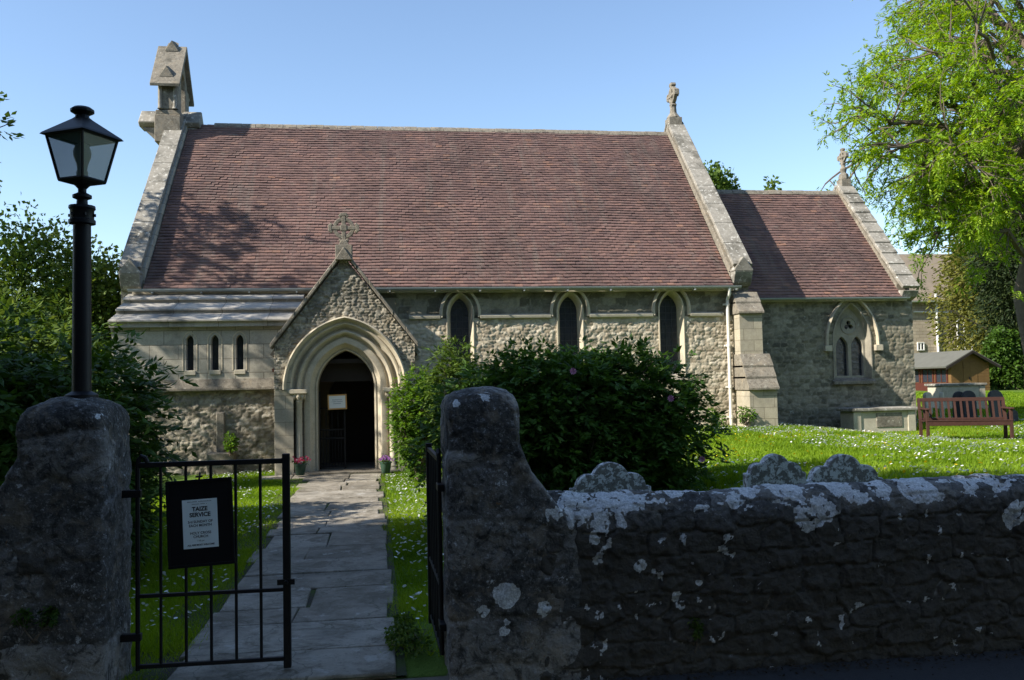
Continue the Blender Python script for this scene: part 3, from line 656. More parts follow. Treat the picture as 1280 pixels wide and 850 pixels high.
# dressed upper wall with three holes
loops = [[(LX0, 1.6), (LX1+.1, 1.6), (LX1+.1, 2.80), (LX0, 2.80)]]+[arch(x, la, zt-lrise, zt-.68, lc, 0, 6) for x, zt in lw]
curve_plate('upper_wall', loops, LY+.06, .16, M['ashlar'], le)
for x, zt in lw:
    t = MB(); loft(t, [(.065, LY-.024), (.065, LY-.034), (.045, LY-.036), (0, LY+.03), (0, LY+.14)], x, la, zt-lrise, zt-.68, lc, n=6)
    lo = t.build('lancet', M['mould'], le, smooth=True)
    t = MB(); t.box(x-la-.03, x+la+.03, LY-.05, LY+.1, zt-.76, zt-.68); t.build('sill', M['pale'], lo, bevel=.005)
    t = MB(); t.box(x-la-.02, x+la+.02, LY+.115, LY+.125, zt-.7, zt+.02); t.build('glass', M['glass'], lo)
t = MB(); t.prism_x([(LY+.04, 1.54), (LY-.10, 1.56), (LY-.10, 1.60), (LY-.03, 1.78), (LY+.04, 1.78)], LX0-.03, LX1+.1); t.build('plinth', M['weather'], le, bevel=.006)
t = MB(); ya, za, yb_, zb_ = LY-.14, 2.82, NY+.02, 3.55
for i in range(3):
    f0, f1 = i/3, (i+1)/3; y0, z0, y1, z1 = ya+(yb_-ya)*f0, za+(zb_-za)*f0, ya+(yb_-ya)*f1, za+(zb_-za)*f1
    t.prism_x([(y0-.06, z0+.04), (y0-.06, z0+.078), (y1+.02, z1+.0), (y1+.02, z1-.08), (y0+.0, z0-.06), (y0+.0, z0+.04)], LX0-.03+.01*i, LX1+.32-.01*i)
t.box(LX0+.1, LX1+.25, NY-.03, NY+.1, 3.42, 3.56)
t.build('slab_roof', M['slab'], le, bevel=.006)
t = MB(); t.prism_x([(LY-.02, 2.6), (LY-.1, 2.80), (NY, 3.5), (NY, 2.6)], LX0-.02, LX0+.02); t.build('verge_wall', M['ashlar'], le)
t = MB(); t.obox((-2.02, LY-.12, 1.95), (1, 0, .25), (0, 1, 0), (-.25, 0, 1), .14, .10, .03); t.build('tile_cap', M['hut_red'], le)
# old stub standing in the rubble
t = MB(); t.box(-3.22, -3.06, LY-.05, LY+.1, .1, 1.15); t.box(-3.35, -2.86, LY-.3, LY+.05, -.1, .40); t.build('stub', M['weather'], le, bevel=.02)

# ---- porch
pk = (4.0-2.36)/1.27
oa, oc, ozs = .52, .22, 1.55
def gmask(X, Z): return (Z < 4.0-np.abs(X-PX)*pk-.02) & ~((Z > 1.56) & inside_arch(X, Z, PX, oa, ozs, -1, oc, .57)) & ~((Z <= 1.56) & (np.abs(X-PX) < 1.26)) 
porch = skin('porch', PX-1.27, PX+1.27, 1.5, 4.0, PY, M['rubble_porch'], church, .055, .12, .026, gmask, 31, res=.016, rough=.6)
t = MB()   # ashlar faces beside the arch
for s_ in (-1, 1):
    x0, x1 = sorted((PX+s_*1.27, PX+s_*.93)); t.box(x0, x1, PY-.012, PY+.25, -.1, 1.56 if s_ < 0 else 1.56)
    t.box(*sorted((PX+s_*1.265, PX+s_*.98)), PY-.008, PY+.2, 1.56, 2.25)
for s_ in (-1, 1): t.prism_y([(PX+s_*1.27, 2.05), (PX+s_*.95, 2.25), (PX+s_*1.0, 2.62), (PX+s_*1.27, 2.36)], PY-.01, PY+.2)
build_each(t, 'quoin', M['ashlar_y'], porch, bevel=.006)
t = MB()  # side walls and gable backing
for s_ in (-1, 1): t.box(*sorted((PX+s_*1.25, PX+s_*.95)), PY+.2, NY+.1, -.1, 2.3)
bk = [(PX-1.25, 1.5), (PX-1.25, 2.33), (PX, 3.95), (PX+1.25, 2.33), (PX+1.25, 1.5)]
hole = arch(PX, oa, ozs, 1.5, oc, .0, 12)
loops = [bk[0:5] , hole]
porch_back = curve_plate('gable_backing', [[(PX-1.25, -.1), (PX-1.25, 2.33), (PX, 3.93), (PX+1.25, 2.33), (PX+1.25, -.1)], arch(PX, oa+.001, ozs, -.05, oc, 0, 14)], PY+.36, .2, M['interior'], porch)
build_each(t, 'side_wall', M['rubble_porch'], porch)
t = MB()
loft(t, [(.60, PY+.01), (.60, PY-.075), (.575, PY-.09), (.55, PY-.06), (.54, PY+.0), (.51, PY+.02), (.49, PY+.0), (.465, PY+.0), (.45, PY+.03), (.43, PY+.10), (.395, PY+.13), (.365, PY+.10), (.355, PY+.05), (.33, PY+.035), (.305, PY+.05), (.295, PY+.11), (.27, PY+.15), (.245, PY+.15)], PX, oa, ozs, ozs, oc, foot=False, n=24)
loft(t, [(.245, PY+.15), (.235, PY+.12), (.215, PY+.11), (.13, PY+.11), (.115, PY+.13), (.105, PY+.18), (.04, PY+.235), (.03, PY+.215), (.01, PY+.22), (0, PY+.24), (0, PY+.46)], PX, oa, ozs, .02, oc, n=24)
t.build('doorway_arch', M['mould'], porch, smooth=True)
t = MB()
for s_ in (-1, 1):
    xa = PX+s_*(oa+.41); xb = PX+s_*(oa+.235)
    t.add([(xa, PY-.012, 0), (xa, PY+.18, 0), (xa, PY+.18, ozs), (xa, PY-.012, ozs)], [(0, 1, 2, 3)])
    t.add([(xa, PY+.175, 0), (xb, PY+.175, 0), (xb, PY+.175, ozs), (xa, PY+.175, ozs)], [(0, 1, 2, 3)])
build_each(t, 'nook', M['ashlar_y'], porch)
for s_ in (-1, 1):
    xs_ = PX+s_*(oa+.325); t = MB(); t.lathe(xs_, PY+.075, [(.095, .0), (.095, .06), (.075, .09), (.085, .12), (.06, .15), (.056, 1.30), (.07, 1.32), (.056, 1.34)], 16)
    sh = t.build('shaft', M['mould'], porch, smooth=True)
    t = MB(); t.lathe(xs_, PY+.075, [(.056, 1.33), (.07, 1.38), (.12, 1.46), (.125, 1.475)], 12)
    for i in range(8): t.lathe(xs_+.1*math.cos(i*.785), PY+.075+.1*math.sin(i*.785), [(.01, 1.36), (.035, 1.41), (.03, 1.45), (.01, 1.47)], 6)
    t.box(*sorted((PX+s_*(oa+.17), PX+s_*(oa+.50))), PY-.06, PY+.2, 1.475, 1.55)
    t.build('capital', M['mould'], sh, bevel=.006)
# coping slabs on the gable, roof slopes behind
t = MB()
for s_ in (-1, 1):
    n = 6
    for i in range(n):
        a0, a1 = i/n, (i+1)/n; xa, za = PX+s_*1.33*(1-a0), 2.28+1.74*a0+.03; xb, zb = PX+s_*1.33*(1-a1)+s_*.004, 2.28+1.74*a1+.03
        th = .075; t.prism_y([(xa, za-.02), (xb, zb-.02), (xb, zb+th), (xa, za+th)], PY-.10+random.uniform(-.008, .008), PY+.28)
t.build('gable_coping', M['weather'], porch, bevel=.01)
t = MB()
for s_ in (-1, 1): t.prism_y([(PX+s_*1.38, 2.20), (PX, 4.0), (PX, 3.92), (PX+s_*1.33, 2.16)], PY+.27, NY+.2)
t.build('porch_roof', M['weather'], porch)
t = MB(); t.box(PX-.15, PX+.15, PY-.12, PY+.2, 3.92, 4.18); t.prism_y([(PX-.10, 4.18), (PX+.10, 4.18), (PX+.05, 4.28), (PX-.05, 4.28)], PY-.05, PY+.1)
t.add([(PX-.16, PY-.15, 3.9), (PX+.16, PY-.15, 3.9), (PX, PY-.15, 4.14), (PX-.16, PY+.1, 3.9), (PX+.16, PY+.1, 3.9), (PX, PY+.1, 4.14)], [(0, 1, 2), (0, 2, 5, 3), (1, 4, 5, 2), (0, 3, 4, 1)])
wheel_cross(t, (PX, PY+.02, 4.51), .285, 'x'); t.build('gable_cross', M['weather'], porch, bevel=.008)
# inside: back wall with door, threshold, floor, ceiling boards
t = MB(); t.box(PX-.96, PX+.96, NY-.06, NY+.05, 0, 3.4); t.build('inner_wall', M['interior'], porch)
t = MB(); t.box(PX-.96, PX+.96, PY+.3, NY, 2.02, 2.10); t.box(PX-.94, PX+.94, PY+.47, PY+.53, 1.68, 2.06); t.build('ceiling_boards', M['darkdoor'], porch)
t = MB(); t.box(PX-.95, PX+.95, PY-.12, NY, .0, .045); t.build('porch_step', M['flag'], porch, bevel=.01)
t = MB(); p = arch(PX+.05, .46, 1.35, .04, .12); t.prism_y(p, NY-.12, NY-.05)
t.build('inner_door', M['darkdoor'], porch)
t = MB()
for i in range(9): x_ = PX-.5+i*.055; t.box(x_-.006, x_+.006, PY+.50, PY+.512, .08, .78 if i % 2 else 1.18)
for z in (.1, .62, .78, 1.18): t.box(PX-.51, PX-.04, PY+.49, PY+.52, z-.015, z+.015)
for x_ in (PX-.505, PX-.045): t.box(x_-.015, x_+.015, PY+.485, PY+.525, .05, 1.5)
t.build('porch_gate', M['iron'], porch)
# ground plants etc come later

# ------------------------------------------------------------------ churchyard wall and gate piers
def strip_wall(name, x0, x1, prof, m, seed, res=.013, depth=.035, ch=.125, sw=.30, lich=None, zadj=None, label=None):
    """wall running along x; prof = list of (y,z) from front foot over the top to the back foot"""
    P = np.array(prof, float); d = np.r_[0, np.cumsum(np.hypot(*np.diff(P, axis=0).T))]
    ns = int(d[-1]/res); S = np.linspace(0, d[-1], ns+1); Y = np.interp(S, d, P[:, 0]); Z = np.interp(S, d, P[:, 1])
    kk = np.ones(9)/9; Y = np.convolve(np.pad(Y, 4, 'edge'), kk, 'valid'); Z = np.convolve(np.pad(Z, 4, 'edge'), kk, 'valid')
    dY, dZ = np.gradient(Y), np.gradient(Z); L = np.hypot(dY, dZ)+1e-9; nY, nZ = -dZ/L, dY/L
    nx = int((x1-x0)/res); Xs = np.linspace(x0, x1, nx+1)
    X, SS = np.meshgrid(Xs, S); YY = np.repeat(Y[:, None], nx+1, 1); ZZ = np.repeat(Z[:, None], nx+1, 1)
    r, g, h = field(X, SS, ch, sw, seed, depth, -.02, .7, .34, 6.)
    h = h + .03*(fbm(X*1.3, SS*1.6, 0, seed+70, 3)-.5)+.010*sst(.45, .6, fbm(X*17, SS*17, 2, seed+74, 3))+.022*(fbm(X*11, SS*13, 0, seed+71, 5)-.5)
    top = sst(.72, .9, ZZ)
    if zadj: ZZ = ZZ + zadj(X)*sst(.1, .9, ZZ)
    h = h*(1-.45*top)
    YY = YY+nY[:, None]*h; ZZ = ZZ+nZ[:, None]*h
    Lk = lich(X, ZZ, YY) if lich else X*0
    g = g*(1-top*.6)
    i = np.arange(X.size).reshape(X.shape)
    F = np.stack([i[:-1, :-1], i[:-1, 1:], i[1:, 1:], i[1:, :-1]], -1).reshape(-1, 4)
    return mesh_np(name, np.stack([X, YY, ZZ], -1).reshape(-1, 3), F, m, None, True, np.stack([r, g, Lk, r*0+1], -1).reshape(-1, 4))
YW = 4.86
def blobs(X, Z, lst):
    L = X*0; n = fbm(X*9, Z*9, 0, 99, 3)-.5
    for cx, cz, r in lst: L = np.maximum(L, 1-sst(.8, 1.0, np.hypot(X-cx, (Z-cz)*1.05)/r+n*1.5))
    return L*(.35+.65*sst(.34, .46, fbm(X*40, Z*40, 0, 98, 3)))
def pix(px, py, Y=YW):
    d = f_*1+r_*((px-640)/1100)-u_*((py-425)/1100); t_ = Y/d.y; return d.x*t_, 1.6+d.z*t_
# lichen growths measured on the wall face (world x, z, radius)
LW = [pix(a, b_)+(r*YW/1100,) for a, b_, r in ((632, 740, 16), (680, 757, 10), (603, 762, 7), (630, 787, 6), (634, 776, 4), (800, 708, 9), (815, 714, 6), (748, 697, 7), (872, 728, 5), (740, 624, 46), (716, 650, 18), (770, 618, 30), (850, 612, 20), (918, 628, 12), (940, 610, 18), (1010, 645, 22), (1073, 622, 9), (1033, 640, 16), (1150, 603, 26), (1268, 640, 20), (990, 607, 24), (1060, 604, 18), (1220, 608, 16), (893, 604, 20), (742, 675, 9), (748, 767, 5), (850, 755, 6), (845, 745, 7), (1110, 612, 18), (1250, 600, 20), (690, 640, 14))]
def lichR(X, Z, Y):
    L = blobs(X, Z, LW)
    tp = sst(.78, .90, Z)*sst(.50, .56, fbm(X*9, Y*11+Z*11, 0, 31, 6))*(.15+.85*sst(.40, .5, fbm(X*24, Y*24+Z*24, 0, 33, 4)))
    sp = sst(.74, .77, fbm(X*14, Z*14+Y*5, 0, 41, 4))*.6
    return np.clip(np.maximum(np.maximum(L, tp), sp), 0, 1)
def prof(z=.93, th=.42): return [(YW, -.12), (YW+.005, z-.16), (YW+.03, z-.06), (YW+.10, z-.005), (YW+.20, z+.01), (YW+th-.1, z-.02), (YW+th-.02, z-.1), (YW+th, z-.2), (YW+th, .1)]
zr_ = lambda X: .03*sst(1.2, .9, X)+.02*(fbm(X*1.1, X*0, 0, 8, 3)-.5)*1.5
wr = strip_wall('churchyard_wall', .80, 7.2, prof(), M['fieldwall'], 77, res=.010, depth=.026, lich=lichR, zadj=zr_)
tag(wr, 'long lichen-blotched rubble stone wall with white lichen along its top', 'stone wall')
wl = strip_wall('churchyard_wall', -6.5, -1.75, prof(.93), M['fieldwall'], 91, lich=lambda X, Z, Y: blobs(X, Z, [pix(30, 753)+(.055,), pix(12, 800)+(.03,)]) + sst(.66, .7, fbm(X*9, Z*9+Y*5, 0, 42, 4))*.4)
tag(wl, 'short stretch of rubble wall under the dark shrubs beside the lamp pier', 'stone wall')
def pier(name, xl, xr, yf, yb, ztop, seed, lst, label):
    """gate pier: rounded rectangular section whose outline follows xl(z), xr(z), domed top"""
    zs = list(np.arange(-.12, ztop-.02, .014)); npz = len(zs); rows = []; N = 210
    def ring(z, kx=1., ky=1., rr=.035):
        a, b_ = xl(z), xr(z); cx, cy = (a+b_)/2, (yf+yb)/2; hx, hy = (b_-a)/2*kx, (yb-yf)/2*ky; rr = min(rr, hx*.95, hy*.95); P_ = []
        for sx, sy, t0 in ((1, 1, 0), (-1, 1, 90), (-1, -1, 180), (1, -1, 270)):
            for i_ in range(7):
                t_ = R(t0+15*i_); P_.append((cx+sx*(hx-rr)+rr*math.cos(t_), cy+sy*(hy-rr)+rr*math.sin(t_)))
        P_.append(P_[0]); P_ = np.array(P_); dd = np.r_[0, np.cumsum(np.hypot(*np.diff(P_, axis=0).T))]; S_ = np.linspace(0, dd[-1], N, endpoint=False)
        return np.stack([np.interp(S_, dd, P_[:, 0]), np.interp(S_, dd, P_[:, 1]), np.full(N, z)], -1)
    for z in zs:
        t_ = max(0, (z-(ztop-.11))/.11); k_ = 1-.22*t_**1.6; rows.append(ring(z, k_, k_, .04+.08*t_))
    for q in (.72, .66, .58, .48, .36, .24, .12, .02):
        rows.append(ring(ztop-.02+.035*(1-(q/.78)**2), q, q, .14))
    V = np.array(rows); U = V[..., 0]+V[..., 1]*1.0; Zv = V[..., 2]
    r, g, h = field(U, Zv, .27, .7, seed, .012, .03, .2)
    h = h+.03*(fbm(V[..., 0]*3, V[..., 1]*3, Zv*3, seed+3, 4)-.5)+.020*(fbm(V[..., 0]*12, V[..., 1]*12, Zv*12, seed+5, 5)-.5)-.012*sst(.62, .70, fbm(V[..., 0]*7, V[..., 1]*7, Zv*7, seed+6, 4))
    c_ = V.mean(1, keepdims=True); dn = V-c_; dn[..., 2] = 0; dn /= (np.linalg.norm(dn, axis=-1, keepdims=True)+1e-6)
    V2 = V+dn*h[..., None]; V2[npz:, :, 2] = V2[npz:, :, 2]+h[npz:]*.8
    L = blobs(V2[..., 0], V2[..., 2], lst)*(V2[..., 1] < (yf+yb)/2) ; L = np.maximum(L, sst(.63, .67, fbm(V[..., 0]*8, V[..., 1]*8, Zv*8, seed+8, 4))*.45*sst(ztop-.15, ztop, Zv))
    i = np.arange(V[..., 0].size).reshape(V.shape[:2]); j = np.roll(i, -1, 1)
    F = np.stack([i[:-1], j[:-1], j[1:], i[1:]], -1).reshape(-1, 4)
    o = mesh_np(name, V2.reshape(-1, 3), F, M['pier'], None, True, np.stack([r, g*.7, L, r*0+1], -1).reshape(-1, 4))
    return tag(o, label, 'gate pier')
flare = lambda z, z1, amt, z0: amt*float(np.clip((z1-z)/(z1-z0), 0, 1))**1.35
pier('gate_pier', lambda z: .315, lambda z: .715+flare(z, 1.27, .30, .80)+(.02 if z < .8 else 0), YW-.02, YW+.46, 1.56, 5,
     [l for l in LW if l[0] < 1.0]+[pix(606, 497)+(.03,), pix(570, 505)+(.02,)], 'free-standing gate pier between gate opening and the long lichened wall')
pier('gate_pier', lambda z: -1.90-flare(z, 1.27, .36, .82), lambda z: -1.47, YW-.02, YW+.50, 1.55, 8,
     [pix(118, 502)+(.02,), pix(122, 520)+(.018,)], 'stone gate pier carrying the black street lamp')

# ------------------------------------------------------------------ street lamp on the left pier
lx, ly = -1.665, 5.12
lamp = empty('street_lamp', (lx, ly, 1.55), 'black cast-iron street lamp with four-sided glass lantern on the gate pier', 'street lamp')
t = MB(); t.lathe(lx, ly, [(.085, 1.52), (.085, 1.58), (.05, 1.6), (.046, 2.52), (.07, 2.525), (.07, 2.545), (.062, 2.55), (.062, 2.60), (.07, 2.61), (.068, 2.625), (.03, 2.63), (.028, 2.66), (.05, 2.67), (.05, 2.685), (.022, 2.70), (.022, 2.72), (.035, 2.735), (.07, 2.765)], 14)
for i in range(6): a_ = i*math.pi/3; t.lathe(lx+.066*math.cos(a_), ly+.066*math.sin(a_), [(.008, 2.565), (.008, 2.58)], 6)
t.build('post', M['iron'], lamp, smooth=True)
def sqr(r, z, ro=R(18)): return [(lx+r*math.cos(ro+i*math.pi/2), ly+r*math.sin(ro+i*math.pi/2), z) for i in range(4)]
t = MB(); z0, z1 = 2.765, 3.01; rb, rt = .115, .178
A_, B_ = sqr(rb, z0), sqr(rt, z1)
for i in range(4):
    t.tube([A_[i], B_[i]], .0085, 6); t.tube([A_[i], A_[(i+1) % 4]], .01, 6); t.tube([B_[i], B_[(i+1) % 4]], .012, 6)
C_ = sqr(.05, 2.742); t.add(A_+C_, [(0, 1, 5, 4), (1, 2, 6, 5), (2, 3, 7, 6), (3, 0, 4, 7), (4, 5, 6, 7)]); D_ = sqr(.10, z0+.004); t.add(A_+D_, [(i, (i+1) % 4, 4+(i+1) % 4, 4+i) for i in range(4)])
lf = t.build('lantern_frame', M['iron'], lamp)
t = MB(); E_ = sqr(.212, z1+.0); G_ = sqr(.20, z1+.012); H_ = sqr(.055, z1+.10); K_ = sqr(.035, z1+.115)
vs = B_+E_+G_+H_+K_; fs = []
for L_ in range(4): fs += [(L_*4+i, L_*4+(i+1) % 4, (L_+1)*4+(i+1) % 4, (L_+1)*4+i) for i in range(4)]
fs.append((16, 17, 18, 19)); fs.append((0, 1, 2, 3)); t.add(vs, fs)
t.lathe(lx, ly, [(.04, z1+.10), (.035, z1+.125), (.05, z1+.135), (.062, z1+.142), (.062, z1+.155), (.045, z1+.168), (.02, z1+.172)], 14)
t.build('lantern_roof', M['iron'], lamp)
for i in range(4):
    t = MB(); a, b_, c_, d_ = A_[i], A_[(i+1) % 4], B_[(i+1) % 4], B_[i]; t.add([a, b_, c_, d_], [(0, 1, 2, 3)]); t.build('glass_pane', M['lglass'], lf)
t = MB(); t.lathe(lx, ly, [(.03, 2.77), (.03, 2.815), (.025, 2.825), (.03, 2.86), (.045, 2.90), (.047, 2.93), (.035, 2.965), (.01, 2.98)], 14); t.build('bulb', M['bulb'], lamp, smooth=True)

# ------------------------------------------------------------------ gates
def gate_leaf(label):
    """local: hinge stile at x=0, leaf along +x, width .81"""
    g = empty('iron_gate', (0, 0, 0), label, 'gate', 'leaves of the churchyard gate'); Wd = .80
    t = MB(); t.tube([(0, 0, .07), (0, 0, 1.17), (.005, 0, 1.215), (.02, 0, 1.235), (.04, 0, 1.225), (.05, 0, 1.2)], .013, 8); t.build('hinge_stile', M['iron'], g)
    t = MB(); t.box(Wd-.02, Wd+.02, -.02, .02, .04, 1.225); t.build('latch_stile', M['iron'], g, bevel=.003)
    for z, h in ((1.185, .014), (.47, .010), (.09, .011)):
        t = MB(); t.box(0, Wd-.02, -.012, .012, z-h, z+h); t.build('rail', M['iron'], g, bevel=.002)
    for i in range(5):
        x = .122+i*.134; t = MB(); t.tube([(x, 0, .09), (x, 0, 1.185)], .0085, 8); t.build('bar', M['iron'], g, smooth=True)
    t = MB()
    for z in (.25, 1.03): t.box(-.11, .02, -.018, .018, z-.02, z+.02)
    build_each(t, 'hinge', M['iron'], g, bevel=.003)
    t = MB(); t.box(Wd-.05, Wd+.045, -.03, -.02, .50, .53); t.tube([(Wd, -.03, .515), (Wd, -.055, .515)], .012, 8); t.build('latch', M['iron'], g)
    return g
ga = gate_leaf('closed iron gate leaf carrying the black notice board'); ga.location = (-1.375, 5.13, 0); ga.rotation_euler.z = R(-1)
gb = gate_leaf('iron gate leaf standing open, seen edge-on against its pier'); gb.location = (.285, 5.13, -.02); gb.rotation_euler.z = R(91.5)

# notice board on the gate
BX, BY, BZ = -1.035, 5.10, .865
nb = empty('notice_board', (BX, BY, BZ), 'black notice board with pale printed service notice, hooked on the gate', 'notice board')
bd = Matrix.Translation((BX, BY, BZ)) @ Matrix.Rotation(R(-2.6), 4, 'Y') @ Matrix.Rotation(R(-3), 4, 'X') @ Matrix.Diagonal((.90, 1, .93, 1))
def xf(o, mtx): o.data.transform(mtx); return o
t = MB(); t.box(-.188, .188, -.014, .004, -.25, .245); bo_ = t.build('board', M['wood_black'], nb, bevel=.004); xf(bo_, bd)
t = MB(); t.box(-.196, .196, -.020, .0, .235, .252); t.box(-.196, .196, -.020, 0, -.258, -.241); t.box(-.196, -.180, -.020, 0, -.241, .235); t.box(.180, .196, -.020, 0, -.241, .235); xf(t.build('frame', M['wood_black'], nb, bevel=.002), bd)
t = MB(); t.box(-.102, .104, -.0175, -.0145, -.150, .135); pa = xf(t.build('paper', M['paper'], nb), bd)
t = MB(); t.tube([(0, .0, .25), (0, .02, .27), (0, .03, .29)], .006, 6); t.box(-.02, .02, -.006, .01, .262, .272); xf(t.build('hook', M['iron'], nb), bd)
def text(s, x, z, size, m, parent, mtx, y=-.0185, name='lettering', bold=0.):
    cu = bpy.data.curves.new(name, 'FONT'); cu.body = s; cu.size = size; cu.align_x = 'CENTER'; cu.align_y = 'CENTER'; cu.offset = bold; cu.resolution_u = 3; cu.space_line = .95
    o = bpy.data.objects.new(name, cu); COL.objects.link(o)
    me = bpy.data.meshes.new_from_object(o.evaluated_get(bpy.context.evaluated_depsgraph_get())); bpy.data.objects.remove(o)
    me.transform(mtx @ Matrix.Translation((x, y, z)) @ Matrix.Rotation(R(90), 4, 'X')); me.materials.clear(); me.materials.append(m)
    me.name = name; return link(bpy.data.objects.new(name, me), parent)
for s_, z, sz, bo2, m_ in (('TAIZE', .078, .034, .0012, 'ink'), ('SERVICE', .044, .034, .0012, 'ink'), ('3rd SUNDAY OF', .004, .0205, .0004, 'ink'), ('EACH MONTH', -.018, .0205, .0004, 'ink'), ('-', -.040, .012, 0, 'ink'), ('HOLY CROSS', -.062, .021, .0004, 'ink'), ('CHURCH', -.083, .021, .0004, 'ink'), ('7.00 pm', -.107, .013, 0, 'ink'), ('ALL ARE MOST WELCOME', -.131, .0135, .0004, 'ink')):
    text(s_, .001, z, sz, M[m_], pa, bd, bold=bo2)
# two small heading lines too faint to read: thin strokes only
t = MB()
for z, hw, n in ((.122, .072, 22), (.108, .045, 14)):
    for i in range(n):
        x = -hw+2*hw*(i+.5)/n
        if random.random() < .86: t.box(x-hw/n*.7, x+hw/n*.5, -.0183, -.0176, z-.0025, z+random.uniform(.001, .003))
xf(t.build('faint_heading', M['ink_light'], pa), bd)

# framed notice on the porch gate
NXx, NYy, NZz = -.945, PY+.40, 1.30
fn = empty('framed_notice', (NXx, NYy, NZz), 'small white notice in an orange-brown frame hanging in the porch doorway', 'notice')
mt = Matrix.Translation((NXx, NYy, NZz)) @ Matrix.Rotation(R(-1.2), 4, 'Y')
t = MB(); t.box(-.175, .175, -.008, .008, .115, .14); t.box(-.175, .175, -.008, .008, -.14, -.115); t.box(-.175, -.15, -.008, .008, -.115, .115); t.box(.15, .175, -.008, .008, -.115, .115); xf(t.build('frame', M['woodframe'], fn), mt)
t = MB(); t.box(-.15, .15, -.003, .004, -.115, .115); pn = xf(t.build('paper', M['white'], fn), mt)
t = MB()
for z, hw in ((.04, .09), (.005, .10), (-.03, .07)):
    n = 16
    for i in range(n):
        x = -hw+2*hw*(i+.5)/n
        if random.random() < .85: t.box(x-hw/n*.7, x+hw/n*.5, -.0045, -.0035, z-.006, z+.006)
xf(t.build('faint_print', M['ink_light'], pn), mt)
t = MB(); t.tube([(-.1, 0, .14), (-.1, .06, .2)], .004, 5); t.tube([(.1, 0, .14), (.1, .06, .2)], .004, 5); [xf(q, mt) for q in build_each(t, 'hook', M['iron'], fn)]

# ------------------------------------------------------------------ leaves
def rhombs(C, D, Wv, L, Wd, name, m, parent, shade, fold=.15):
    """leaf blades: centre C, long axis D, cross axis Wv, half lengths L, Wd"""
    D = D/np.linalg.norm(D, axis=1, keepdims=True); Wv = Wv-D*(D*Wv).sum(1, keepdims=True); Wv /= np.linalg.norm(Wv, axis=1, keepdims=True)+1e-9
    N_ = np.cross(D, Wv); L = np.broadcast_to(L, (len(C),))[:, None]; Wd = np.broadcast_to(Wd, (len(C),))[:, None]
    up = N_*fold*Wd
    P = np.stack([C-D*L, C-D*L*.1+Wv*Wd+up, C+D*L-N_*L*.12, C-D*L*.1-Wv*Wd+up], 1).reshape(-1, 3)
    i = np.arange(len(C))*4; F = np.concatenate([np.stack([i, i+1, i+2], -1), np.stack([i, i+2, i+3], -1)])
    A = np.repeat(np.stack([shade, shade*0, shade*0, shade*0+1], -1), 4, 0)
    return mesh_np(name, P, F, m, parent, False, A)
def unit(n, g=rng):
    v = g.normal(size=(n, 3)); return v/np.linalg.norm(v, axis=1, keepdims=True)
def sprays(P, D, n, L, ll, lw, g, droop=.4):
    """pinnate sprays: n leaflets in pairs along a stalk of length L from P towards D"""
    m = len(P); t = np.linspace(.2, 1, n)[None, :, None]; D = D/np.linalg.norm(D, axis=1, keepdims=True)
    side = np.cross(D, unit(m, g)*.5+np.array([0, 0, 1.])); side /= np.linalg.norm(side, axis=1, keepdims=True)+1e-9
    Ls = (L*g.uniform(.7, 1.3, m))[:, None, None]
    C = P[:, None]+D[:, None]*t*Ls+np.array([0, 0, -1])*droop*(t**2)*Ls*.6
    sgn = np.where(np.arange(n) % 2 == 0, 1., -1.)[None, :, None]; sgn = np.broadcast_to(sgn, (m, n, 1)).copy(); sgn[:, -1] = 0
    dd = D[:, None]*.75+side[:, None]*sgn*.9+np.array([0, 0, -.25])+g.normal(0, .18, (m, n, 3))
    dd /= np.linalg.norm(dd, axis=-1, keepdims=True); C = C+dd*ll
    W_ = np.cross(dd, np.array([0, 0, 1.])+g.normal(0, .4, (m, n, 3)))
    sh = np.clip(g.normal(.5, .2, (m, 1))+g.normal(0, .14, (m, n)), 0, 1)
    sc = g.uniform(.75, 1.25, (m, n)).reshape(-1)
    return C.reshape(-1, 3), dd.reshape(-1, 3), W_.reshape(-1, 3), ll*sc, lw*sc, sh.reshape(-1)
def branch_tree(base, dirv, length, rad, depth, g, segs, tips, spread=.6, grav=0., kids=(3, 4), shrink=.68, wob=.18, minr=.012):
    p = np.array(base, float); d = np.array(dirv, float); d /= np.linalg.norm(d); pts = [p.copy()]; rs = [rad]; n = 5
    for i in range(n):
        d = d+g.normal(0, wob, 3)*.6; d[2] += grav; d /= np.linalg.norm(d); p = p+d*length/n; pts.append(p.copy()); rs.append(max(minr*.6, rad*(1-.45*(i+1)/n)))
    segs.append((pts, rs))
    if depth == 0:
        for q in range(1, n+1): tips.append((pts[q], d.copy()))
        return
    k_ = g.integers(kids[0], kids[1]+1)
    for j in range(k_):
        f = g.uniform(.4, 1.) if j else 1.; idx = f*n; a = int(min(n-1, idx)); q = pts[a]+(pts[a+1]-pts[a])*(idx-a)
        nd = d+g.normal(0, spread, 3) if j else d+g.normal(0, spread*.4, 3)
        branch_tree(q, nd, length*shrink*g.uniform(.8, 1.2), max(minr, rs[a]*.62), depth-1, g, segs, tips, spread, grav, kids, shrink, wob, minr)
def limbs(name, segs, m, parent, n=6):
    t = MB()
    for pts, rs in segs: t.tube(pts, rs, n, cap=False)
    return t.build(name, m, parent, smooth=True)
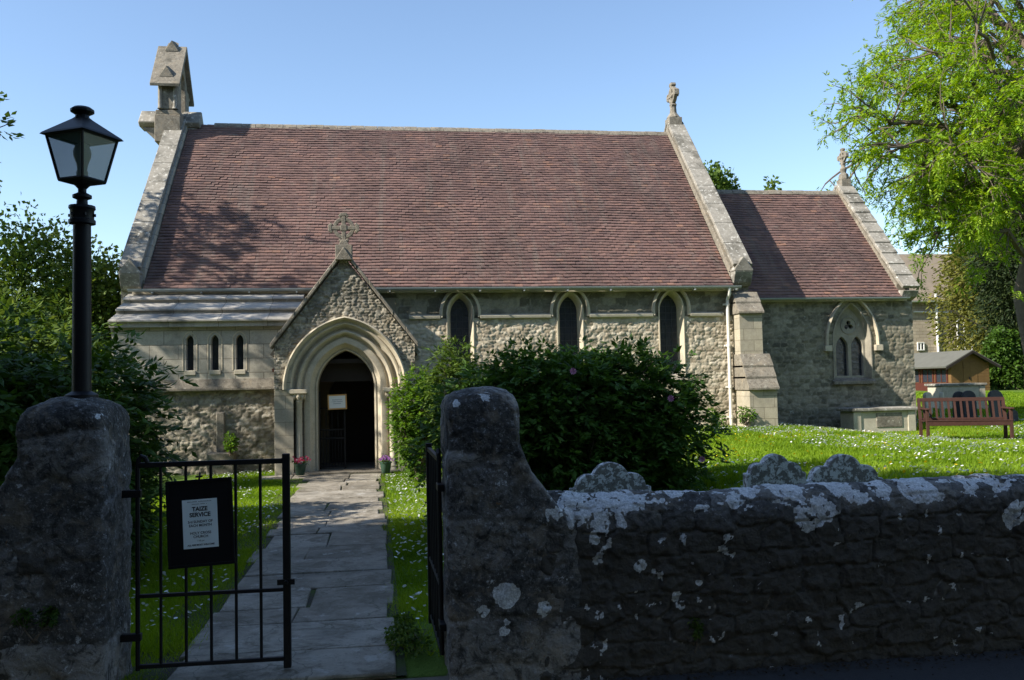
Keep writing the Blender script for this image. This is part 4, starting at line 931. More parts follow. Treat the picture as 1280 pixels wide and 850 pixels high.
def bushy(name, label, cat, base, size, m, count, ll, lw, seed, lumps=14, group=None, spray=0, droop=.4, stems=9, barkm='bark', hollow=.35, ymin=None, flat=0., low=.0):
    """shrub or dense tree crown: lumpy volume of leaves on real stems; base (x,y,z), size (rx,ry,h)"""
    g = np.random.default_rng(seed); rx, ry, h = size; root = empty(name, base, label, cat, group); B0 = np.array(base, float)
    cs = []
    for i in range(lumps):
        u = g.uniform(-1, 1, 3); u /= max(1., np.linalg.norm(u)/.95); fr = g.uniform(.30, .46)
        cs.append((B0+np.array([u[0]*rx*.72, u[1]*ry*.72, low+(h-low)*(.5+.40*u[2])]), fr))
    per = count//lumps; Ps = []; Ds = []
    for c_, fr in cs:
        u = unit(per, g); rad = (hollow+(1-hollow)*g.random(per)**.45)[:, None]*(1+.35*(fbm(u[:, 0]*3+c_[0], u[:, 1]*3, u[:, 2]*3, seed, 3)-.5)[:, None]*2)
        P = c_+u*rad*np.array([rx*fr*1.35, ry*fr*1.35, (h-low)*fr*.82]); Ps.append(P); Ds.append(u*np.array([1, 1, .6])+g.normal(0, .45, (per, 3)))
    P = np.concatenate(Ps); D = np.concatenate(Ds); k_ = P[:, 2] > float(base[2])+.03; P, D = P[k_], D[k_]
    if spray: C, dd, W_, l_, w_, sh = sprays(P, D, spray, ll*3.0, ll, lw, g, droop)
    else:
        C, dd = P, D+np.array([0, 0, -.35]); W_ = unit(len(P), g); sc = g.uniform(.7, 1.3, len(P)); l_, w_ = ll*sc, lw*sc; sh = np.clip(g.normal(.5, .22, len(P)), 0, 1)
    k_ = C[:, 2] > float(base[2])+.02
    rhombs(C[k_], dd[k_], W_[k_], l_[k_], w_[k_], 'foliage', m, root, sh[k_])
    t = MB()
    for i in range(stems):
        c_ = cs[i % len(cs)][0]; b0 = B0+np.array([g.uniform(-.12, .12)*rx, g.uniform(-.12, .12)*ry, -.05])
        mid = (b0+c_)/2+g.normal(0, .08, 3)*rx; mid[2] = b0[2]+(c_[2]-b0[2])*.5
        r0_ = .016+.016*h if stems > 3 else .05*h; t.tube([b0, (b0*2+mid)/3+g.normal(0, .02, 3), mid, c_], [r0_, r0_*.8, r0_*.6, r0_*.2], 6)
        for q in range(5):
            e = c_+g.normal(0, 1, 3)*np.array([rx*.3, ry*.3, h*.15]); t.tube([mid, (mid+e)/2+g.normal(0, .05, 3), e], [r0_*.35, r0_*.22, r0_*.08], 5, cap=False)
    if stems == 0: t.tube([B0-np.array([0, 0, .2]), B0+np.array([.1, 0, h*.4]), B0+np.array([0, .1, h*.8])], [.3, .22, .05], 8)
    t.build('trunk' if stems == 0 else 'stem', M[barkm], root, smooth=True)
    return root, cs

# ---- planting in the churchyard
bushy('shrub', 'broad dark leafy tree peony bush with a few pink flowers behind the wall', 'shrub', (2.03, 9.7, .10), (1.46, .90, 1.66), M['leaf_peony'], 12500, .040, .019, 207, lumps=48, spray=7, droop=.55, stems=14, low=.1)
def flowers(parent_name, pts, m, r=.05, n=7, seed=1):
    g = np.random.default_rng(seed); C = []; D = []; W_ = []; sh = []
    for p in pts:
        for i in range(n):
            a = 2*math.pi*i/n; u = np.array([math.cos(a), -.35, math.sin(a)]); C.append(np.array(p)+u*r*.6); D.append(u); W_.append(np.cross(u, [0, -1, .2])); sh.append(g.random())
    return np.array(C), np.array(D), np.array(W_), np.array(sh)
def flower_part(root, pts, m, r, n=7, seed=1, name='flowers'):
    C, D, W_, sh = flowers('', pts, m, r, n, seed); return rhombs(C, D, W_, r*.7, r*.5, name, m, root, sh)
shrub0 = bpy.data.objects['shrub']
def wpt(px, py, Y): x, z = pix(px, py, Y); return (x, Y, z)
flower_part(shrub0, [wpt(716, 464, 8.75), wpt(838, 498, 8.8), wpt(877, 574, 8.9)], M['petal_pink'], .032, 9)
bushy('rose_bush', 'bright green climbing rose against the porch corner', 'rose bush', (.52, 14.9, .0), (.46, .4, 1.66), M['leaf_rose'], 2600, .030, .016, 211, lumps=14, spray=5, stems=9)
bushy('shrub', 'upper loose sprays of green shrub against the nave wall beside the porch', 'shrub', (1.25, 14.2, .05), (.60, .45, 2.0), M['leaf_mid'], 1900, .045, .017, 212, lumps=9, spray=7, stems=8)
for i, (px, py, lab) in enumerate(((935, 533, 'small leafy weed at the foot of the buttress'), (893, 533, 'small leafy weed left of the downpipe foot'), (290, 560, 'little fern growing from the stub in the aisle wall'))):
    Y_ = 17.5 if i < 2 else 17.0; x_, z_ = pix(px, py, Y_); 
    z0 = float(gz(x_, Y_)) if i < 2 else .40; bushy('weed', lab, 'weed', (x_, Y_, z0), (.22, .15, .42), M['leaf_rose'], 420, .03, .014, 230+i, lumps=4, stems=4)
bushy('weed', 'clump of clover and weeds where the path edge meets the open gate', 'weed', (.12, 5.55, 0), (.16, .40, .16), M['leaf_mid'], 900, .014, .009, 237, lumps=6, stems=3)
bushy('wall_fern', 'small green fern tuft rooted low in the long wall', 'fern', (wpt(868, 805, 4.84)), (.06, .035, .13), M['leaf_mid'], 420, .014, .005, 238, lumps=4, stems=3)
bushy('wall_fern', 'dark moss and fern clump on the wall left of the gate', 'fern', (wpt(45, 790, 4.83)), (.11, .04, .13), M['leaf_dark'], 500, .014, .006, 239, lumps=5, stems=3)
# left hand shrubbery
bushy('shrub', 'dark elder bush right behind the lamp pier', 'shrub', (-3.45, 8.2, 0), (1.3, 1.1, 2.05), M['leaf_dark'], 5200, .050, .021, 301, lumps=18, spray=7, stems=12)
bushy('shrub', 'low dark shrub reaching to the aisle wall plinth', 'shrub', (-4.1, 10.6, 0), (1.1, 1.2, 2.3), M['leaf_mid'], 3600, .050, .022, 302, lumps=14, spray=7, stems=10)
bushy('shrub', 'lowest dark shrub beside the lawn, seen through the gate', 'shrub', (-2.45, 8.1, 0), (.45, .7, .95), M['leaf_dark'], 1700, .035, .013, 303, lumps=9, spray=5, stems=9)
bushy('ivy_tree', 'dark ivy-clad tree at the far left edge', 'tree', (-6.75, 14.0, 0), (1.1, 1.2, 3.7), M['leaf_dark'], 22000, .055, .040, 304, lumps=18, stems=6, barkm='bark_dark')
bushy('small_tree', 'sunlit round-topped tree behind the lamp post', 'tree', (-7.3, 20.6, 0), (2.1, 1.6, 4.75), M['leaf_mid'], 60000, .055, .040, 305, lumps=34, stems=6)
bushy('shrub', 'dark mass of laurel farthest left under the ivy tree', 'shrub', (-6.3, 8.9, 0), (1.8, 1.1, 2.5), M['leaf_dark'], 15000, .06, .034, 306, lumps=16, stems=9)

# ------------------------------------------------------------------ trees with limbs
def big_tree(name, label, base, h, trunk_r, seed, m, leaf, nsp, depth=3, first=.3, spread=.7, grav=-.02, length=None, spray=9, droop=.8, barkm='bark', fill=1, group=None, leaves=0, lean=(0, 0), jitter=.25, shrink=.68, kids=(3, 4)):
    g = np.random.default_rng(seed); root = empty(name, base, label, 'tree', group); segs = []; tips = []
    p = np.array(base, float); tp = []; rs = []; n = 8
    for i in range(n+1):
        f = i/n; tp.append(p+np.array([lean[0]*f+g.normal(0, .08)*f, lean[1]*f+g.normal(0, .08)*f, h*.78*f-.1])); rs.append(trunk_r*(1.25-1.0*f) if i else trunk_r*1.6)
    length = length or h*.30
    nb = 11
    for i in range(nb):
        f = first+(1-first)*(i+.5)/nb; idx = f*n; a = min(n-1, int(idx)); q = tp[a]+(tp[a+1]-tp[a])*(idx-a); az = i*2.4+g.normal(0, .3)
        up = .25+.75*f; branch_tree(q, (math.cos(az), math.sin(az), up*g.uniform(.6, 1.2)), length*(1.15-.5*f), trunk_r*.42*(1.1-.5*f), depth-1, g, segs, tips, spread, grav, kids, shrink)
    limbs('trunk', [(tp, rs)], M[barkm], root, 12); limbs('limbs', segs, M[barkm], root, 5)
    P = np.array([t_[0] for t_ in tips]); D = np.array([t_[1] for t_ in tips]); k_ = g.integers(0, len(P), nsp)
    Pp = P[k_]+g.normal(0, jitter, (nsp, 3)); Dd = D[k_]*.4+g.normal(0, .7, (nsp, 3))
    if spray: C, dd, W_, l_, w_, sh = sprays(Pp, Dd, spray, leaf[0]*3.4, leaf[0], leaf[1], g, droop)
    else:
        C, dd = Pp, Dd+np.array([0, 0, -.4]); W_ = unit(nsp, g); sc = g.uniform(.7, 1.3, nsp); l_, w_ = leaf[0]*sc, leaf[1]*sc; sh = np.clip(g.normal(.5, .22, nsp), 0, 1)
    rhombs(C, dd, W_, l_, w_, 'crown', m, root, sh)
    return root
def ash():
    g = np.random.default_rng(41); base = (20.4, 25.0, float(gz(20.4, 25))); root = empty('ash_tree', base, 'tall feathery bright green tree overhanging the chancel end', 'tree'); segs = []; tips = []
    tp = [np.array(base)+np.array([g.normal(0, .08)*i-.05*i, g.normal(0, .08)*i, 1.9*i-.2]) for i in range(9)]; rs = [.62, .50, .44, .40, .34, .27, .2, .13, .06]
    T = [(1062, 150), (1050, 205), (1085, 108), (1105, 185), (1128, 118), (1150, 62), (1185, 22), (1135, 250), (1165, 296), (1190, 140), (1222, 80), (1250, 28), (1205, 228), (1250, 195), (1236, 255), (1275, 235), (1180, 195), (1215, 270), (1270, 120), (1235, 150), (1165, 160), (1190, -60), (1250, -90), (1175, 262), (1120, 225), (1215, 20)]
    tg = [np.array([*(lambda q: (q[0], Y_, q[1]))(pix(px, py, Y_))]) for (px, py), Y_ in zip(T, [24.5, 23.5, 26, 22.5, 25.5, 24, 26, 24.5, 23.5, 27, 23, 25, 22.5, 26.5, 23, 26, 21.8, 27, 22, 28, 27.5, 25, 23, 28, 26.5, 22])]
    for i in range(16): az = g.uniform(-2.2, 2.2); tg.append(np.array([20.4+g.uniform(2.5, 6)*math.cos(az), 25+5.5*math.sin(az), g.uniform(7.5, 17)]))
    for q in tg:
        z0 = min(14.5, max(3.2, 1.2+.72*q[2]-.12*abs(q[0]-20.4))); k_ = min(7, int((z0+.2)/1.9)); st = tp[k_]+(tp[k_+1]-tp[k_])*((z0+.2)/1.9-k_)
        L_ = np.linalg.norm(q-st); pts = []; st = st+0.
        for f in np.linspace(0, 1, 9): pts.append(st+(q-st)*f+np.array([0, 0, 1.])*math.sin(f*math.pi)*.13*L_+g.normal(0, .16, 3)*math.sin(f*math.pi))
        r0_ = .045+.014*L_; segs.append((pts, [r0_*(1-.85*f) for f in np.linspace(0, 1, 9)]))
        for j in range(int(6+L_*1.5)):
            f = g.uniform(.28, 1); a_ = min(7, int(f*8)); o = pts[a_]; d = (pts[a_+1]-pts[a_]); d /= np.linalg.norm(d); d = d*.8+g.normal(0, .65, 3); d[2] += .1
            branch_tree(o, d, g.uniform(.9, 1.7)*(1.25-.4*f), r0_*.28, 1, g, segs, tips, .6, -.05, (2, 4), .62, .22, .010)
    limbs('trunk', [(tp, rs)], M['bark'], root, 12); limbs('limbs', segs, M['bark'], root, 5)
    P = np.array([t_[0] for t_ in tips]); D = np.array([t_[1] for t_ in tips]); ns = 14500; k_ = g.integers(0, len(P), ns)
    # leaves stand in tufts round the twig ends
    C0 = P[k_]+g.normal(0, .10, (ns, 3)); Dd = D[k_]*.5+g.normal(0, .6, (ns, 3)); Dd[:, 2] -= .1
    C, dd, W_, l_, w_, sh = sprays(C0, Dd, 9, .20, .070, .022, g, .9)
    rhombs(C, dd, W_, l_, w_, 'crown', M['leaf_ash'], root, sh); print('ash tips', len(P), len(segs))
ash()
# tall trees west of the gate: they throw the foreground shade
for i, (x, y, h, s_, lab) in enumerate(((-11.5, -2.6, 14.5, 51, 'tall beech beside the road, nearest the road'), (-11.8, 1.2, 14.0, 52, 'tall beech beside the road, west of the gate'), (-11.2, 4.4, 11.3, 53, 'shorter beech inside the churchyard wall'))):
    root, cs = bushy('beech_tree', lab, 'tree', (x, y, 0), (3.4, 2.6, h), M['leaf_mid'], 26000, .17, .12, 500+i, lumps=30, stems=3, group='beech trees west of the gate', low=1.5, hollow=.2)
big_tree('cherry_tree', 'loose branching tree west of the church', (-10.9, 16.55, 0), 11.0, .15, 612, M['leaf_mid'], (.075, .045), 1700, depth=4, spray=5, droop=.3, first=.55, length=2.2, spread=.55, jitter=.12)
for i, (x, y, h) in enumerate(((-19, -10, 14), (-12.5, -9, 14), (-5.5, -8.5, 14), (.5, -9.2, 15), (6.5, -8.2, 14.5), (12.5, -7, 13.5), (17.5, -2.5, 11))):  # unseen trees added behind the camera to cut skylight on the foreground
    bushy('sky_blocker_tree', 'broad unseen tree added across the lane to block skylight', 'tree', (x, y, 0), (3.6, 2.6, h), M['leaf_mid'], 9000, .24, .17, 540+i, lumps=18, stems=3, group='unseen trees added to block skylight', low=1.2, hollow=.2)
# beyond the church
bushy('tree', 'small dark treetop peeping over the chancel ridge beside the nave coping', 'tree', (20.0, 51, 1), (1.6, 1.6, 12.9), M['leaf_mid'], 12000, .14, .09, 701, lumps=14, stems=0, group='treetops beyond the chancel', low=5)
bushy('tree', 'second small treetop peeping over the middle of the chancel ridge', 'tree', (22.9, 51, 1), (1.3, 1.5, 12.3), M['leaf_mid'], 12000, .14, .09, 702, lumps=14, stems=0, group='treetops beyond the chancel', low=5)
bushy('willow_tree', 'yellow-green tree between the stone house and the dark evergreen', 'tree', (34.2, 44.5, .9), (3.6, 3.0, 9.2), M['leaf_olive'], 46000, .13, .05, 703, lumps=26, stems=5, low=.3)
bushy('willow_tree', 'taller yellow-green tree behind the shed and house', 'tree', (40.5, 52, 1.2), (3.6, 3.2, 10.5), M['leaf_olive'], 30000, .15, .07, 707, lumps=22, stems=5)
bushy('evergreen_tree', 'broad dark evergreen by the lawn at the right-hand edge', 'tree', (31.4, 38.5, .8), (3.5, 2.8, 9.6), M['needle'], 50000, .12, .04, 704, lumps=26, stems=6, barkm='bark_dark', low=1.2)
bushy('evergreen_tree', 'second dark evergreen beyond the right-hand edge', 'tree', (36.5, 36, .8), (4.2, 3.0, 9.5), M['needle'], 40000, .14, .05, 705, lumps=22, stems=6, barkm='bark_dark')
bushy('shrub', 'glossy green bush against the right side of the shed', 'shrub', (28.6, 37.4, .75), (.9, .8, 2.9), M['leaf_dark'], 9000, .09, .05, 706, lumps=12, stems=6)
for i, x in enumerate(range(-44, 24, 6)):
    bushy('hedgerow_tree', 'dark hedgerow tree hidden behind the church', 'tree', (x+random.uniform(-1, 1), 48+random.uniform(-3, 3), 0), (3.8, 2.6, random.uniform(4.2, 6.2)), M['leaf_mid'], 5000, .26, .18, 800+i, lumps=12, stems=3, group='hedgerow trees behind the church')
for i, x in enumerate(range(26, 90, 7)):
    bushy('hedgerow_tree', 'distant dark hedgerow tree beyond the house', 'tree', (x+8, 62+random.uniform(-3, 3), 1.2), (4.2, 2.8, random.uniform(6, 8)), M['leaf_mid'], 6000, .28, .2, 850+i, lumps=12, stems=3, group='hedgerow trees beyond the house')

# ------------------------------------------------------------------ flower pots at the porch
for x_, z_, col, lab in ((-1.55, .045, 'petal_red', 'green pot of red and white flowers left of the porch door'), (-.06, .03, 'petal_purple', 'green pot of purple flowers right of the porch door')):
    y_ = 15.95; pt_ = empty('flower_pot', (x_, y_, z_), lab, 'flower pot', 'flower pots at the porch door')
    t = MB(); t.lathe(x_, y_, [(.09, z_), (.10, z_+.01), (.14, z_+.24), (.155, z_+.25), (.155, z_+.28), (.135, z_+.28), (.13, z_+.24)], 20, cap=False); t.lathe(x_, y_, [(.001, z_+.25), (.135, z_+.25)], 20, cap=False); t.build('pot', M['pot'], pt_, smooth=True)
    g = np.random.default_rng(int(abs(x_)*100)); n = 90
    C = np.array([x_, y_, z_+.32])+g.normal(0, 1, (n, 3))*np.array([.075, .07, .04]); rhombs(C, unit(n, g), unit(n, g), .03, .018, 'leaves', M['leaf_mid'], pt_, g.random(n))
    pts = [(x_+g.normal(0, .085), y_-.05+g.normal(0, .06), z_+.37+g.normal(0, .03)) for _ in range(38)]
    flower_part(pt_, pts, M[col], .024, 5, 3)
    if col == 'petal_red': flower_part(pt_, [(x_+g.normal(0, .08), y_-.06, z_+.36+g.normal(0, .03)) for _ in range(7)], M['daisy'], .022, 5, 4, 'white_flowers')
    for o_ in bpy.data.objects:
        if o_.parent is pt_: o_.data.transform(Matrix.Translation((x_, y_, z_)) @ Matrix.Scale(.72, 4) @ Matrix.Translation((-x_, -y_, -z_)))

# ------------------------------------------------------------------ gravestones and tombs
def slab_stone(name, outline, loc, th, m, label, group=None, rz=0., tilt=0., cat='headstone', bev=.012):
    t = MB(); t.prism_y(outline, -th/2, th/2); o = t.build(name, m, None, bevel=bev, seg=2)
    o.location = loc; o.rotation_euler = (tilt, 0, rz); return tag(o, label, cat, group)
def bumpy(w_, h, rc=.21, sh=.13, steps=64):
    """headstone head: central round lobe, a lower lobe either side and small square ends"""
    x = np.linspace(-w_/2, w_/2, steps+1); z = np.full(steps+1, h-.30*w_)
    for cx, r_c, cz in ((0, .235*w_, h-.235*w_), (-.27*w_, .165*w_, h-.30*w_), (.27*w_, .165*w_, h-.30*w_)):
        q = r_c**2-(x-cx)**2; z = np.where(q > 0, np.maximum(z, cz+np.sqrt(np.maximum(q, 0))), z)
    return [(-w_/2, -.3)]+[(float(a), float(b_)) for a, b_ in zip(x, z)]+[(w_/2, -.3)]
def hs(px0, px1, pytop, Y, m, lab, rz=0., tilt=0., grp='low scroll-topped headstones behind the wall', **kw):
    x0, _ = pix(px0, pytop, Y); x1, z1 = pix(px1, pytop, Y); x = (x0+x1)/2; z0 = float(gz(x, Y)); h = z1-z0
    return slab_stone('headstone', bumpy(x1-x0, h, **kw), (x, Y, z0), .11, m, lab, grp, rz, tilt)
hs(712, 812, 576, 7.6, M['headstone'], 'lichened scroll-topped headstone at the foot of the peony bush', .03, -.03, rc=.20)
hs(930, 1003, 566, 8.0, M['headstone'], 'scroll-topped headstone white with lichen, left one of the close pair', -.02, .02, rc=.17, sh=.11)
hs(1004, 1100, 566, 8.05, M['headstone'], 'darker scroll-topped headstone, right one of the close pair', .02, -.02, rc=.19)
hs(1262, 1345, 586, 8.0, M['headstone'], 'headstone just showing above the wall end at the right edge', .0, 0., rc=.18)
def round_top(w_, h, k_=.5, n=12): return [(-w_/2, -.3)]+[(-w_/2*math.cos(math.pi*i/n), h-w_*k_+w_*k_*math.sin(math.pi*i/n)) for i in range(n+1)]+[(w_/2, -.3)]
def rt_hs(px0, px1, py, Y, m, lab, rz=0, tilt=0, k_=.5):
    x0, _ = pix(px0, py, Y); x1, z1 = pix(px1, py, Y); x = (x0+x1)/2; z0 = float(gz(x, Y))
    return slab_stone('headstone', round_top(x1-x0, z1-z0, k_), (x, Y, z0), .1, m, lab, 'headstones behind the bench', rz, tilt)
rt_hs(1190, 1204, 489, 22.0, M['headstone_dark'], 'left one of two touching dark headstones behind the bench', .1, .05)
rt_hs(1203, 1219, 488, 21.7, M['headstone_dark'], 'right one of two touching dark headstones behind the bench', -.05, -.04)
rt_hs(1238, 1258, 487, 21.0, M['headstone_dark'], 'dark leaning headstone beyond the right arm of the bench', .2, -.16, .4)
rt_hs(1170, 1183, 490, 21.5, M['pale'], 'pale upright headstone seen through the left part of the bench back', .9, 0)
rt_hs(1260, 1271, 512, 21.2, M['headstone_dark'], 'small round dark headstone farthest right on the lawn', 0, 0)
rt_hs(1152, 1166, 490, 24., M['pale'], 'narrow pale headstone next to the chancel corner', .5, 0, .3)
def chest(name, x0, x1, y0, y1, h, lab, panel=True, m=None):
    z = float(gz((x0+x1)/2, (y0+y1)/2)); e = empty(name, ((x0+x1)/2, (y0+y1)/2, z), lab, 'tomb'); m = m or M['pale']
    t = MB(); t.box(x0+.07, x1-.07, y0+.07, y1-.07, z-.2, z+h-.08); t.box(x0, x1, y0, y1, z-.2, z+.05) if not panel else None
    for a, c in ((x0+.05, x0+.24), (x1-.24, x1-.05)): t.box(a, c, y0+.045, y0+.1, z-.1, z+h-.081)
    t.build('chest', m, e, bevel=.01)
    t = MB(); t.box(x0, x1, y0, y1, z+h-.08, z+h); t.build('lid', M['coping'], e, bevel=.02, seg=2)
    if panel: 
        xm = (x0+x1)/2+.12; t = MB(); t.box(xm-.32, xm+.32, y0+.055, y0+.09, z+.1, z+h-.12); t.build('panel', M['weather'], e, bevel=.01)
    return e
chest('chest_tomb', 10.42, 12.05, 18.75, 19.5, .55, 'pale stone chest tomb against the chancel wall')
chest('table_tomb', 17.25, 18.85, 25.6, 26.5, .78, 'large pale table tomb behind the bench and dark headstones', False)
chest('table_tomb', 15.7, 17.4, 28.5, 29.3, .8, 'grey chest tomb by the chancel corner, nearest the shed', False, M['weather'])

# ------------------------------------------------------------------ bench
be = empty('park_bench', (0, 0, 0), 'red-brown slatted wooden bench facing the gate on the daisy lawn', 'bench'); W2 = .86
for s_ in (-1, 1):
    t = MB(); t.box(*sorted((s_*W2, s_*(W2-.06))), -.28, -.21, 0, .66); t.build('leg', M['bench'], be, bevel=.006)
    t = MB(); t.hexa([(s_*W2-.03-.0, .20, 0), (s_*W2+.03, .20, 0), (s_*W2+.03, .27, 0), (s_*W2-.03, .27, 0), (s_*W2-.03, .20, .44), (s_*W2+.03, .20, .44), (s_*W2+.03, .27, .44), (s_*W2-.03, .27, .44)])
    t.hexa([(s_*W2-.03, .20, .44), (s_*W2+.03, .20, .44), (s_*W2+.03, .27, .44), (s_*W2-.03, .27, .44), (s_*W2-.03, .31, .91), (s_*W2+.03, .31, .91), (s_*W2+.03, .36, .91), (s_*W2-.03, .36, .91)]); t.build('leg', M['bench'], be)
    t = MB(); t.box(*sorted((s_*(W2+.015), s_*(W2-.075))), -.33, .24, .66, .70); t.build('armrest', M['bench'], be, bevel=.01)
for i in range(5):
    t = MB(); t.box(-W2+.0, W2, -.29+i*.105, -.205+i*.105, .415-.006*i, .44-.006*i); t.build('seat_slat', M['bench'], be, bevel=.004)
t = MB(); t.box(-W2+.06, W2-.06, -.28, -.24, .32, .412); t.build('seat_rail', M['bench'], be, bevel=.004)
t = MB(); t.hexa([(-W2, .30, .83), (W2, .30, .83), (W2, .335, .83), (-W2, .335, .83), (-W2, .308, .91), (W2, .308, .91), (W2, .35, .91), (-W2, .35, .91)]); t.build('back_rail', M['bench'], be, bevel=.004)
t = MB(); t.box(-W2, W2, .215, .25, .42, .47); t.build('back_rail', M['bench'], be, bevel=.004)
for i in range(13):
    x = -W2+.09+i*(2*W2-.18)/12; t = MB(); t.hexa([(x-.023, .222, .47), (x+.023, .222, .47), (x+.023, .238, .47), (x-.023, .238, .47), (x-.023, .305, .84), (x+.023, .305, .84), (x+.023, .322, .84), (x-.023, .322, .84)]); t.build('back_slat', M['bench'], be)
be.scale = (.90, .92, .90); be.location = (11.2, 15.9, float(gz(11.12, 15.9))); be.rotation_euler.z = R(-20)
t = MB(); zz = float(gz(11.3, 16)); t.box(-.85, .95, -.42, .12, -.1, .012); bb = t.build('bench_base', M['flag'], None, bevel=.01); bb.location = (11.2, 15.9, zz); bb.rotation_euler.z = R(-20); tag(bb, 'thin stone footing slab on the lawn under the bench', 'stone slab')

# ------------------------------------------------------------------ summerhouse / shed
sx0, sx1, sy0, sy1 = 24.75, 26.6, 36.0, 40.2; sz = float(gz(25.5, 36))-.1
sh_ = empty('garden_shed', (25.6, 38, sz), 'brown boarded garden shed with dark red side windows', 'shed')
ez, pz_ = sz+1.28, sz+1.85; xm = (sx0+sx1)/2
t = MB(); t.prism_y([(sx0, sz-.2), (sx1, sz-.2), (sx1, ez), (xm, pz_), (sx0, ez)], sy0, sy1); body = t.build('body', M['hut_wood'], sh_)
t = MB()
for i in range(11):
    z = sz+i*.125; t.box(sx0-.0, xm-.35, sy0-.018, sy0-.002, z, z+.118); t.box(xm+.35, sx1, sy0-.018, sy0-.002, z, z+.118)
build_each(t, 'board', M['hut_wood'], sh_)
t = MB(); t.box(xm-.34, xm+.34, sy0-.03, sy0-.003, sz+.02, sz+1.4); t.box(xm-.012, xm-.0, sy0-.035, sy0-.03, sz+.02, sz+1.4); t.box(xm-.34, xm+.34, sy0-.04, sy0-.03, sz+.25, sz+.33); t.box(xm-.34, xm+.34, sy0-.04, sy0-.03, sz+1.1, sz+1.18)
dr = t.build('door', M['hut_wood'], sh_)
t = MB(); t.box(xm-.08, xm-.04, sy0-.06, sy0-.04, sz+.62, sz+.74); t.build('handle', M['iron'], dr)
t = MB()
for s_ in (-1, 1): t.prism_y([(xm+s_*1.32, ez-.13), (xm, pz_+.02), (xm, pz_+.08), (xm+s_*1.34, ez-.06)], sy0-.25, sy1+.2)
t.build('roof', M['felt'], sh_)
t = MB()
for s_ in (-1, 1): t.prism_y([(xm+s_*1.32, ez-.22), (xm, pz_-.06), (xm, pz_+.05), (xm+s_*1.32, ez-.10)], sy0-.28, sy0-.252)
build_each(t, 'bargeboard', M['darkdoor'], sh_)
# long side with windows
t = MB(); t.box(sx0-.03, sx0-.004, sy0+.05, sy1, sz-.1, sz+.5); t.build('side_cladding', M['hut_red'], sh_)
for i in range(4):
    y0 = sy0+.3+i*1.02; t = MB(); t.box(sx0-.012, sx0-.003, y0, y0+.72, sz+.52, sz+1.1); wf = t.build('window', M['glass'], sh_)
    t = MB(); t.box(sx0-.04, sx0-.003, y0-.1, y0, sz+.5, sz+1.2); t.box(sx0-.04, sx0-.003, y0+.72, y0+.82, sz+.5, sz+1.2); t.box(sx0-.04, sx0-.003, y0, y0+.72, sz+1.1, sz+1.2); t.box(sx0-.035, sx0-.003, y0+.34, y0+.38, sz+.52, sz+1.1); t.build('frame', M['hut_red'], wf)

# ------------------------------------------------------------------ stone house beyond
hx0, hx1, hy = 26.0, 37.4, 50.0; hz = .9
ho = empty('stone_house', (31, 53, hz), 'pale stone house with brown roof and white soil pipe behind the shed', 'house')
t = MB(); t.box(hx0, hx1, hy, hy+7, hz-.6, 6.3); t.prism_x([(hy+.1, 6.28), (hy+3.5, 9.3), (hy+6.9, 6.28)], hx0+.01, hx1-.01); t.build('wall', stone('house_stone', ((.30, .25, .19), (.42, .36, .28), (.52, .46, .37)), attr=False, brick=(.45, .2, .012, 0), dark_t=(.62, .8), bump=.3), ho)
t = MB(); t.prism_x([(hy-.3, 6.0), (hy-.3, 6.12), (hy+3.5, 9.5), (hy+3.5, 9.38)], hx0-.2, hx1+.2); t.prism_x([(hy+7.3, 6.0), (hy+3.5, 9.38), (hy+3.5, 9.5), (hy+7.3, 6.12)], hx0-.2, hx1+.2)
t.build('roof', simple('stone_tile_roof', (.20, .165, .125), .9, 0, .2, .3, 1.4, .5, .03), ho)
t = MB(); halfround(t, hx0-.2, hx1+.2, hy-.36, 6.05, .09); t.build('gutter', M['white'], ho)
t = MB(); xq = pix(1170, 380, hy-.1)[0]; t.tube([(xq, hy-.12, hz), (xq, hy-.12, 6.6)], .075, 8); t.tube([(xq-1.5, hy-.12, 5.4), (xq+2.2, hy-.12, 5.3)], .05, 6); t.build('soil_pipe', M['white'], ho, smooth=True)
for px0, px1, p0, p1 in ((1196, 1214, 400, 437), (1147, 1154, 429, 437)):
    x0, z1 = pix(px0, p0, hy); x1, z0 = pix(px1, p1, hy); t = MB(); t.box(x0, x1, hy-.03, hy-.01, z0, z1); wf = t.build('window', M['glass'], ho)
    t = MB(); t.box(x0-.05, x0, hy-.08, hy-.005, z0-.05, z1+.05); t.box(x1, x1+.05, hy-.08, hy-.005, z0-.05, z1+.05); t.box(x0, x1, hy-.08, hy-.005, z1, z1+.05); t.box(x0, x1, hy-.08, hy-.005, z0-.05, z0); t.box((x0+x1)/2-.04, (x0+x1)/2+.04, hy-.07, hy-.005, z0, z1); t.build('frame', M['white'], wf)

